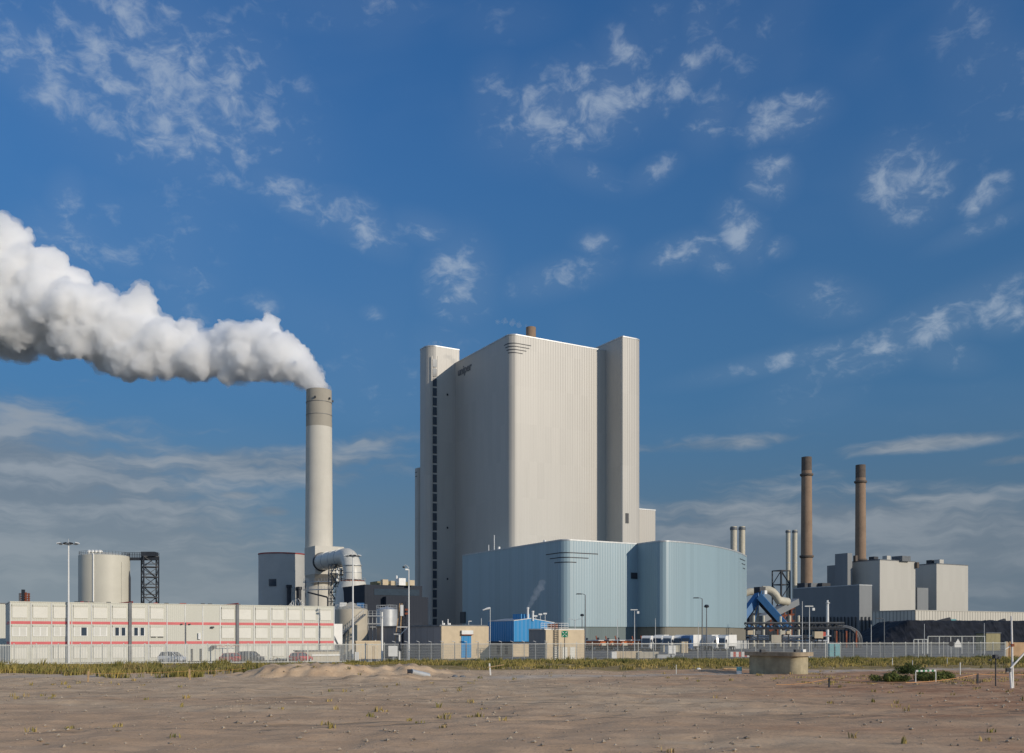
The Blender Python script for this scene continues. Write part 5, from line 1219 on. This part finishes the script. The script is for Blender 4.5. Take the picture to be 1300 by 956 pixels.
gb = thing('barrier', 'low green and white striped barrier in front of the bush', 'barrier', on(gpt(1175, 866))); a, b_ = Vector(up(1162.5, 866, 0)), Vector(up(1188, 866, 0))
for p_ in (a, b_): MB().beam((p_.x, p_.y, p_.z - .1), (p_.x, p_.y, p_.z + 1.0), .07).build('post', 'fence', gb)
for k in range(9): p_, q_ = a.lerp(b_, k / 9), a.lerp(b_, (k + 1) / 9); MB().beam((p_.x, p_.y - .05, p_.z + .98), (q_.x, q_.y - .05, q_.z + .98), .05, .15).build('segment', 'white' if k % 2 == 0 else 'barriergreen', gb)
# black and white marker post, and signs on the fence
p_ = at(507.3, 138.5); bw = thing('marker_post', 'tall black and white banded marker post in front of the mesh fence', 'marker post', p_)
z = -.2; hb = (.55, 1.35, .35, .35, .95, .9)
for k, h_ in enumerate((.75, 1.35, .28, 1.0, .95)): MB().beam((p_.x, p_.y, z), (p_.x, p_.y, z + h_), .2).build('band', ('dark', 'white', 'dark', 'dark', 'white')[k], bw); z += h_
MB().box((p_.x + .15, p_.y, 2.0), (.3, .3, .4)).build('beacon', 'dark', bw)
def sign(label, px, Y, zc, kind):
    p = at(px, Y); t = thing('sign', label, 'sign', p); MB().tube((p.x, p.y, -.2), (p.x, p.y, zc), .05, None, 8).build('post', 'galv', t)
    if kind == 'disc': MB().pipe([(p.x, p.y - .04, zc), (p.x, p.y - .09, zc)], .42, 20).build('panel', 'dark', t); MB().tube((p.x - .55, p.y, 0), (p.x - .55, p.y, zc - .2), .05, None, 8).build('post', 'galv', t)
    elif kind == 'tri': MB().add([(p.x - .55, p.y - .06, zc), (p.x + .55, p.y - .06, zc), (p.x, p.y - .06, zc + .95), (p.x - .55, p.y - .02, zc), (p.x + .55, p.y - .02, zc), (p.x, p.y - .02, zc + .95)], [(0, 1, 2), (5, 4, 3), (0, 3, 4, 1), (1, 4, 5, 2), (2, 5, 3, 0)]).build('panel', 'white', t); MB().box((p.x, p.y - .05, zc - .25), (1.1, .04, .42)).build('plate', 'white', t)
    else: MB().box((p.x, p.y - .06, zc), (1.3, .05, 1.5)).build('panel', 'white', t)
sign('round dark sign on two thin posts at the mesh fence', 1207.5, 158, 2.65, 'disc'); sign('white triangular sign standing above the mesh fence right of the round one', 1216, 159, 2.55, 'tri'); sign('white square board on a post left of the black and white marker post', 499, 138, 1.8, 'board')
# level-crossing style mast at the right edge
p_ = on(gpt(1286, 872)); bm = thing('barrier_mast', 'white mast with a raised diagonal barrier arm and dark lamp at the right edge', 'barrier', p_)
Y = p_.y; MB().tube((p_.x, Y, p_.z - .2), (p_.x - .12, Y, zat(782, Y)), .085, .06, 10).build('post', 'white', bm)
MB().tube((at(1281, Y).x + .1, Y - .2, p_.z - .2), (at(1280.5, Y).x, Y - .2, zat(849, Y)), .09, None, 10).build('stand', 'white', bm)
MB().beam((at(1280.5, Y).x, Y - .2, zat(849, Y)), (at(1312, Y).x, Y - .2, zat(815, Y)), .10).build('arm', 'white', bm)
MB().box((at(1277.8, Y).x, Y - .25, zat(850.5, Y)), (.32, .25, .30)).build('motor_box', 'dark', bm); MB().lathe([(.02, zat(853.5, Y)), (.1, zat(853, Y)), (.02, zat(851.5, Y))], (at(1276.5, Y).x, Y - .3), 10).build('lamp_head', 'white', bm)
MB().beam((at(1275, Y).x, Y - .1, zat(824.5, Y)), (at(1283, Y).x, Y - .1, zat(819.5, Y)), .07).build('arm', 'white', bm); MB().box((at(1284, Y).x, Y - .15, zat(819, Y)), (.22, .2, .22)).build('motor_box', 'rust', bm)
p_ = on(gpt(1264, 870)); cm_ = thing('camera_mast', 'thin dark mast with black twin cameras left of the white barrier mast', 'camera mast', p_); Y = p_.y
MB().tube((p_.x, Y, p_.z - .2), (p_.x, Y, zat(834, Y)), .05, None, 8).build('pole', 'dark', cm_)
for px_, py, s in ((1263, 833.5, .30), (1267, 835, .2), (1256, 838, .14)): MB().box((at(px_, Y).x, Y - .1, zat(py, Y)), (s * 1.2, s, s), .4).build('camera', 'dark', cm_)
MB().beam((at(1256, Y).x, Y, zat(837, Y)), (at(1268, Y).x, Y, zat(834, Y)), .04).build('arm', 'dark', cm_)
# small debris by the turf, pallets and boards
for lab, px_, py, sz, mt in (('pale plank lying beside the bunker on the left', 930, 852, (2.2, .3, .12), 'wood'), ('small white and teal drum left of the bunker', 938.5, 855, (.5, .5, .8), 'teal'), ('pale board lying in the dry turf right of the mound', 535, 851, (3.0, .3, .12), 'wood'),
   ('dark boulder on the sand right of the pale pipe', 577.5, 860, (.55, .4, .3), 'steel'), ('dark boulder right of the smaller dark boulder', 587.5, 860, (.6, .4, .26), 'steel'), ('white rubble lump in the turf under the lorries', 887, 851, (.5, .4, .35), 'white')):
    p_ = on(gpt(px_, py)); nm = 'plank' if sz[2] == .12 else ('drum' if mt == 'teal' else 'boulder')
    if nm == 'boulder':
        bmh = bmesh.new(); bmesh.ops.create_icosphere(bmh, subdivisions=3, radius=.5)
        for v in bmh.verts: k = 1 + .35 * mnoise.noise(v.co * 2.3 + Vector((px_, 0, 0))); v.co = Vector((v.co.x * sz[0] * k, v.co.y * sz[1] * k, v.co.z * sz[2] * k + .05))
        me = bpy.data.meshes.new(nm); bmh.to_mesh(me); bmh.free(); me.materials.append(M[mt]); o = bpy.data.objects.new(nm, me); col.objects.link(o); o.location = p_
        tag(o, lab, 'boulder')
    elif nm == 'drum':
        t_ = thing(nm, lab, 'drum', p_); MB().lathe([(.28, p_.z), (.28, p_.z + .4)], p_, 18).build('body', 'white', t_); MB().lathe([(.29, p_.z + .4), (.29, p_.z + .8)], p_, 18).build('lid', 'teal', t_)
    else: tag(MB().box((p_.x, p_.y, p_.z + .1), sz, .12).build(nm, mt, None, p_), lab, 'plank')

# ================================================================== grass and bushes
rng = np.random.default_rng(5)
def foliage_mat(name, cols):
    m, t, b = pbsdf(name); a = t.new('ShaderNodeVertexColor', layer_name='tone').outputs[0]; k = t.sep(a)
    c = t.mix(k[0], rgb(*cols[0]), rgb(*cols[1])); c = t.mix(k[1], c, rgb(*cols[2])); t.put(b.inputs['Base Color'], c)
    b.inputs['Roughness'].default_value = .8; b.inputs['Specular IOR Level'].default_value = .15
    return m
GM = foliage_mat('grass_blades', ((.095, .11, .03), (.36, .28, .08), (.52, .36, .16)))
BM_ = foliage_mat('bush_leaves', ((.05, .08, .022), (.15, .17, .045), (.28, .24, .09)))
def blades(name, tufts, mat, label):   # tufts: (x, y, z, height, spread, n, dry, straw)
    V = []; C = []; Fc = []
    for x, y, z, h, sp, n, dry, straw in tufts:
        a = rng.uniform(0, 6.283, n); r = sp * np.sqrt(rng.uniform(0, 1, n)); hh = h * rng.uniform(.55, 1.1, n); ln = rng.normal(0, .28, (n, 2)) * hh[:, None] + .12 * hh[:, None]; ww = rng.uniform(.018, .04, n) * (1 + h * .4); fa = rng.uniform(0, 3.14, n)
        tone = np.clip(dry + rng.normal(0, .18, n), 0, 1); st = np.clip(straw + rng.normal(0, .15, n), 0, 1)
        for i in range(n):
            bx_, by_ = x + r[i] * math.cos(a[i]), y + r[i] * math.sin(a[i]); dx_, dy_ = ww[i] * math.cos(fa[i]), ww[i] * math.sin(fa[i]); k = len(V)
            mx, my = bx_ + ln[i, 0] * .35, by_ + ln[i, 1] * .35
            V += [(bx_ - dx_, by_ - dy_, z - .05), (bx_ + dx_, by_ + dy_, z - .05), (mx + dx_ * .8, my + dy_ * .8, z + hh[i] * .6), (mx - dx_ * .8, my - dy_ * .8, z + hh[i] * .6), (bx_ + ln[i, 0], by_ + ln[i, 1], z + hh[i])]
            Fc += [(k, k + 1, k + 2, k + 3), (k + 3, k + 2, k + 4)]; C += [tone[i], st[i], 0, 1] * 5
    me = bpy.data.meshes.new(name); me.from_pydata(V, [], Fc); me.color_attributes.new('tone', 'FLOAT_COLOR', 'POINT').data.foreach_set('color', C); me.materials.append(mat)
    o = bpy.data.objects.new(name, me); col.objects.link(o); tag(o, label, 'grass', None, 'stuff'); return o
tf = []
for _ in range(15000):
    x = rng.uniform(-24, 100); fy = fence_y(x); lo_ = 111.5 + max(0, x) * .12; y = fy - .4 - (fy - lo_) * rng.uniform(0, 1) ** 1.15
    q = mnoise.fractal(Vector((x * .12, y * .2, 7)), .9, 2, 4); edge = (y - lo_) / max(1, fy - lo_)
    if q * 1.5 + edge * .75 < rng.uniform(-.05, .50): continue
    if x < -6 and y < 126: continue
    g = mnoise.noise(Vector((x * .22, y * .3, 1)))
    tf.append((x, y, gz(x, y) * (1 if y < fy - 3 else .3), rng.uniform(.15, .55) * (1 + 1.3 * max(0, g) - .4 * max(0, -g)), .3, int(rng.integers(6, 12)), np.clip(.55 - g * 1.1, 0, 1), np.clip(.22 - q * .9 - .35 * edge + .2 * (1 - edge), 0, .9)))
blades('grass', tf, GM, 'strip of olive and straw coloured grass along the foot of the mesh fence')
tf = []
for _ in range(9000):
    x = rng.uniform(-80, -8); fy = fence_y(x); y = rng.uniform(91, fy - .3)
    q = mnoise.fractal(Vector((x * .20, y * .22, 3)), .9, 2, 3); c_ = math.exp(-((y - 106) / 9) ** 2); nearf = y > fy - 7
    if x > -28 and y < fy - 4: continue
    if nearf:
        if rng.uniform() > .18 + .3 * max(0, q): continue
        h_ = rng.uniform(.12, .30)
    else:
        if q + c_ * .5 < rng.uniform(.34, .66): continue
        h_ = rng.uniform(.35, .75) * (1.0 + .9 * max(0, q))
    g = mnoise.noise(Vector((x * .25, y * .25, 11)))
    tf.append((x, y, gz(x, y) * (1 if y < fy - 3 else .3), h_, .4, int(rng.integers(10, 18)), np.clip(.30 - g * 1.0, 0, 1), np.clip(.02 + g * .6, 0, .8)))
blades('dune_grass', tf, GM, 'clumps of green and straw dune grass on the sand before the container offices')
tf = []
for _ in range(900):
    x = rng.uniform(-55, 75); y = rng.uniform(30, 106)
    if abs(x / y) > .6: continue
    q = mnoise.fractal(Vector((x * .08, y * .12, 21)), .9, 2, 3)
    if q < rng.uniform(.0, .45): continue
    tf.append((x, y, gz(x, y), rng.uniform(.12, .34), .22, int(rng.integers(7, 14)), rng.uniform(.2, .8), rng.uniform(0, .6)))
for _ in range(1100):
    x = rng.uniform(24, 66); y = rng.uniform(78, 106)
    if abs(x / y) > .6: continue
    q = mnoise.fractal(Vector((x * .10, y * .16, 41)), .9, 2, 3)
    if q < rng.uniform(-.05, .4): continue
    tf.append((x, y, gz(x, y), rng.uniform(.08, .26), .35, int(rng.integers(8, 14)), rng.uniform(.4, 1), rng.uniform(.1, .8)))
blades('sparse_grass', tf, GM, 'thin scattered grass tufts on the bare soil')
V = []; Fc = []
oct_ = [(1, 0, 0), (-1, 0, 0), (0, 1, 0), (0, -1, 0), (0, 0, 1), (0, 0, -1)]; of_ = [(0, 2, 4), (2, 1, 4), (1, 3, 4), (3, 0, 4), (2, 0, 5), (1, 2, 5), (3, 1, 5), (0, 3, 5)]
for _ in range(9000):
    y = 24 + 92 * rng.uniform() ** .8; x = rng.uniform(-.6, .6) * y
    q = mnoise.noise(Vector((x * .12, y * .2, 31)))
    if q < rng.uniform(-.5, .4): continue
    r_ = .025 + .10 * rng.uniform() ** 4; z = gz(x, y); k = len(V); a_ = rng.uniform(0, 6.28)
    for c_ in oct_:
        f_ = r_ * rng.uniform(.7, 1.3); V.append((x + (c_[0] * math.cos(a_) - c_[1] * math.sin(a_)) * f_, y + (c_[0] * math.sin(a_) + c_[1] * math.cos(a_)) * f_, z + c_[2] * f_ * .7 + r_ * .3))
    Fc += [tuple(k + i for i in f_) for f_ in of_]
MBp = MB(); MBp.v = V; MBp.f = Fc; tag(MBp.build('gravel', plain('pebble_stone', (.34, .28, .21), .9, var=.5, scale=1.5)), 'small stones scattered over the sand', 'gravel', None, 'stuff')
def bush(label, px, py, w_, h_, dark):
    p = on(gpt(px, py)); t = thing('bush', label, 'bush', p, 'bushes on the red soil'); V = []; Fc = []; C = []
    cl = [(p.x + rng.normal(0, w_ * .4), p.y + rng.normal(0, w_ * .3), p.z + abs(rng.normal(0, h_ * .35)) + .1, rng.uniform(.25, .5)) for _ in range(40)]
    for cx0, cy0, cz0, r0 in cl:
        tn = rng.uniform(0, 1)
        for _ in range(130):
            d = rng.normal(0, 1, 3); d /= np.linalg.norm(d); q = np.array((cx0, cy0, cz0)) + d * r0 * rng.uniform(.5, 1.1) * np.array((1, 1, .8))
            if q[2] < p.z: q[2] = p.z + .03
            a = rng.normal(0, 1, 3); a /= np.linalg.norm(a); b = np.cross(a, d); b /= np.linalg.norm(b) + 1e-6; s_ = rng.uniform(.05, .10); k = len(V)
            V += [tuple(q - a * s_), tuple(q + b * s_ * .5), tuple(q + a * s_), tuple(q - b * s_ * .5)]; Fc.append((k, k + 1, k + 2, k + 3)); C += [np.clip(tn + rng.normal(0, .2) - dark, 0, 1), 0.15 * rng.uniform(), 0, 1] * 4
    me = bpy.data.meshes.new('foliage'); o_ = p; me.from_pydata([(x - o_.x, y - o_.y, z - o_.z) for x, y, z in V], [], Fc); me.color_attributes.new('tone', 'FLOAT_COLOR', 'POINT').data.foreach_set('color', C); me.materials.append(BM_)
    o = bpy.data.objects.new('foliage', me); col.objects.link(o); o.parent = t
    for k in range(5): q = cl[k]; MB().tube((p.x, p.y, p.z - .1), (q[0], q[1], q[2]), .03, .012, 6).build('branch', 'wood', t)
bush('dark green bush behind the striped barrier', 1153, 856, 1.5, .85, .35)
bush('low lighter green bush left of the dark one', 1135, 865, 1.5, .5, 0.0)
bush('small green bush just behind the striped barrier posts', 1176, 865, 1.2, .6, -.1)
bush('small dry olive bush right of the striped barrier', 1201, 864, .7, .6, -.2)

# ================================================================== steam
def steam_mat(name, dens, colr=(.985, .985, .985), aniso=.25):
    m = bpy.data.materials.new(name); m.use_nodes = True; n = m.node_tree.nodes; n.remove(n['Principled BSDF'])
    v = n.new('ShaderNodeVolumePrincipled'); v.inputs['Color'].default_value = (*colr, 1); v.inputs['Density'].default_value = dens; v.inputs['Anisotropy'].default_value = aniso
    m.node_tree.links.new(v.outputs[0], n['Material Output'].inputs['Volume']); return m
def puff_mesh(balls, voxel, disp, name):
    bmh = bmesh.new(); bmesh.ops.create_icosphere(bmh, subdivisions=2, radius=1.0)
    sv = np.array([v.co[:] for v in bmh.verts]); sf = np.array([[v.index for v in f.verts] for f in bmh.faces]); bmh.free()
    V_ = np.concatenate([sv * r_ + np.array(c_[:]) for c_, r_ in balls]); F_ = np.concatenate([sf + i * len(sv) for i in range(len(balls))])
    me = bpy.data.meshes.new(name); me.from_pydata(V_.tolist(), [], F_.tolist()); o = bpy.data.objects.new(name, me); col.objects.link(o)
    rm = o.modifiers.new('r', 'REMESH'); rm.mode = 'VOXEL'; rm.voxel_size = voxel
    for i, (sc_, st_) in enumerate(disp):
        tx = bpy.data.textures.new(name + str(i), 'CLOUDS'); tx.noise_scale = sc_; tx.noise_depth = 3; tx.noise_type = 'SOFT_NOISE'
        d = o.modifiers.new('d%d' % i, 'DISPLACE'); d.texture = tx; d.texture_coords = 'GLOBAL'; d.strength = st_; d.mid_level = .5
    bpy.context.view_layer.update()
    m2 = bpy.data.meshes.new_from_object(o.evaluated_get(bpy.context.evaluated_depsgraph_get())); o.modifiers.clear(); o.data = m2
    m2.polygons.foreach_set('use_smooth', [True] * len(m2.polygons)); m2.materials.clear(); return o
rs_ = random.Random(11)
PATH = [(405, 493, 11), (398, 484, 16), (388, 474, 22), (374, 463, 29), (356, 452, 36), (335, 446, 40), (312, 448, 38), (290, 452, 38), (262, 452, 40), (235, 450, 42), (205, 440, 47), (178, 430, 54), (150, 428, 48), (122, 418, 55), (92, 405, 64), (60, 395, 68), (28, 382, 72), (-5, 372, 82), (-40, 366, 90), (-80, 358, 98)]
balls = []
YP = 350
def onsph():
    while True:
        v = Vector((rs_.uniform(-1, 1), rs_.uniform(-1, 1), rs_.uniform(-1, 1)))
        if .2 < v.length < 1: return v.normalized()
mpp = YP / F
for i, (px_, py, rp) in enumerate(PATH):
    Y = YP + i * .8; c0 = Vector(((px_ - CX) * Y / F, Y, zat(py, Y))); r_ = rp * Y / F; balls.append((c0, r_ * .72))
    for k in range(10):
        d = onsph(); r1 = r_ * rs_.uniform(.32, .50); c1 = c0 + d * (r_ - r1) * rs_.uniform(.8, 1.06); balls.append((c1, r1))
        for j in range(7):
            e_ = onsph()
            if e_.dot(d) < -.1: e_ = -e_
            r2 = r1 * rs_.uniform(.3, .5); c2 = c1 + e_ * r1 * .85; balls.append((c2, r2))
            if r2 > 1.0:
                for q in range(4):
                    g_ = onsph(); g_ = g_ if g_.dot(e_) > 0 else -g_; balls.append((c2 + g_ * r2 * .85, r2 * rs_.uniform(.35, .5)))
for px_, py, rp in ((345, 408, 10), (182, 380, 15), (172, 392, 18), (70, 330, 16), (55, 345, 24), (12, 305, 26), (240, 420, 14), (290, 420, 12)):   # the towers of cloud on its upper edge
    c0 = Vector(((px_ - CX) * 356 / F, 354, zat(py, 354))); r_ = rp * 354 / F; balls.append((c0, r_))
    for k in range(12): d = onsph(); r1 = r_ * rs_.uniform(.3, .5); balls.append((c0 + d * r_ * .85, r1)); balls.append((c0 + d * r_ * 1.05 + onsph() * r1 * .7, r1 * .5))
pl_ = puff_mesh(balls, .42, ((6.0, 1.8), (2.0, 1.15), (.8, .5)), 'steam_plume')
pl_.data.materials.append(steam_mat('thick_steam', .62, (.998, .997, .995)))
tag(pl_, 'thick white steam plume billowing left from the tall white chimney', 'steam plume')
fr_ = puff_mesh([(c_, r_ * 1.05 + .15) for c_, r_ in balls], .6, ((8.0, 5.5), (3.0, 3.2), (1.0, 1.3)), 'fringe')
fr_.data.materials.append(steam_mat('torn_steam', .17)); fr_.parent = pl_
def wisp(label, pts, dens, disp=((1.2, .9), (.5, .4)), vox=.15):
    bl_ = []
    for p_, r_ in pts:
        bl_.append((Vector(p_), r_))
        for k in range(6): d = onsph(); bl_.append((Vector(p_) + d * r_ * .8, r_ * rs_.uniform(.25, .5)))
    o = puff_mesh(bl_, vox, disp, 'steam_wisp'); o.data.materials.append(steam_mat('thin_steam', dens)); tag(o, label, 'steam')
wisp('thin steam drifting up from the flue of the blue shed', [(zz(672, 770, 187), .32), (zz(674.5, 765, 187), .5), (zz(677.5, 759, 187), .7), (zz(681, 752, 187), .8), (zz(685.5, 746, 187), .8), (zz(688, 740, 187), .7)], .16)
wisp('faint steam on the roof of the boiler house by its short flue', [(zz(668, 414, 412), .9), (zz(659, 413, 412), 1.3), (zz(650, 410, 412), 1.5), (zz(641, 408, 412), 1.4), (zz(632, 409, 412), 1.2)], .07, ((2.2, 1.6), (.9, .7)), .3)
wisp('faint steam above the stair tower roof', [(zz(545, 438, 425), .8), (zz(552, 435, 425), 1.1), (zz(560, 436, 425), .9)], .05, ((2.2, 1.6), (.9, .7)), .3)
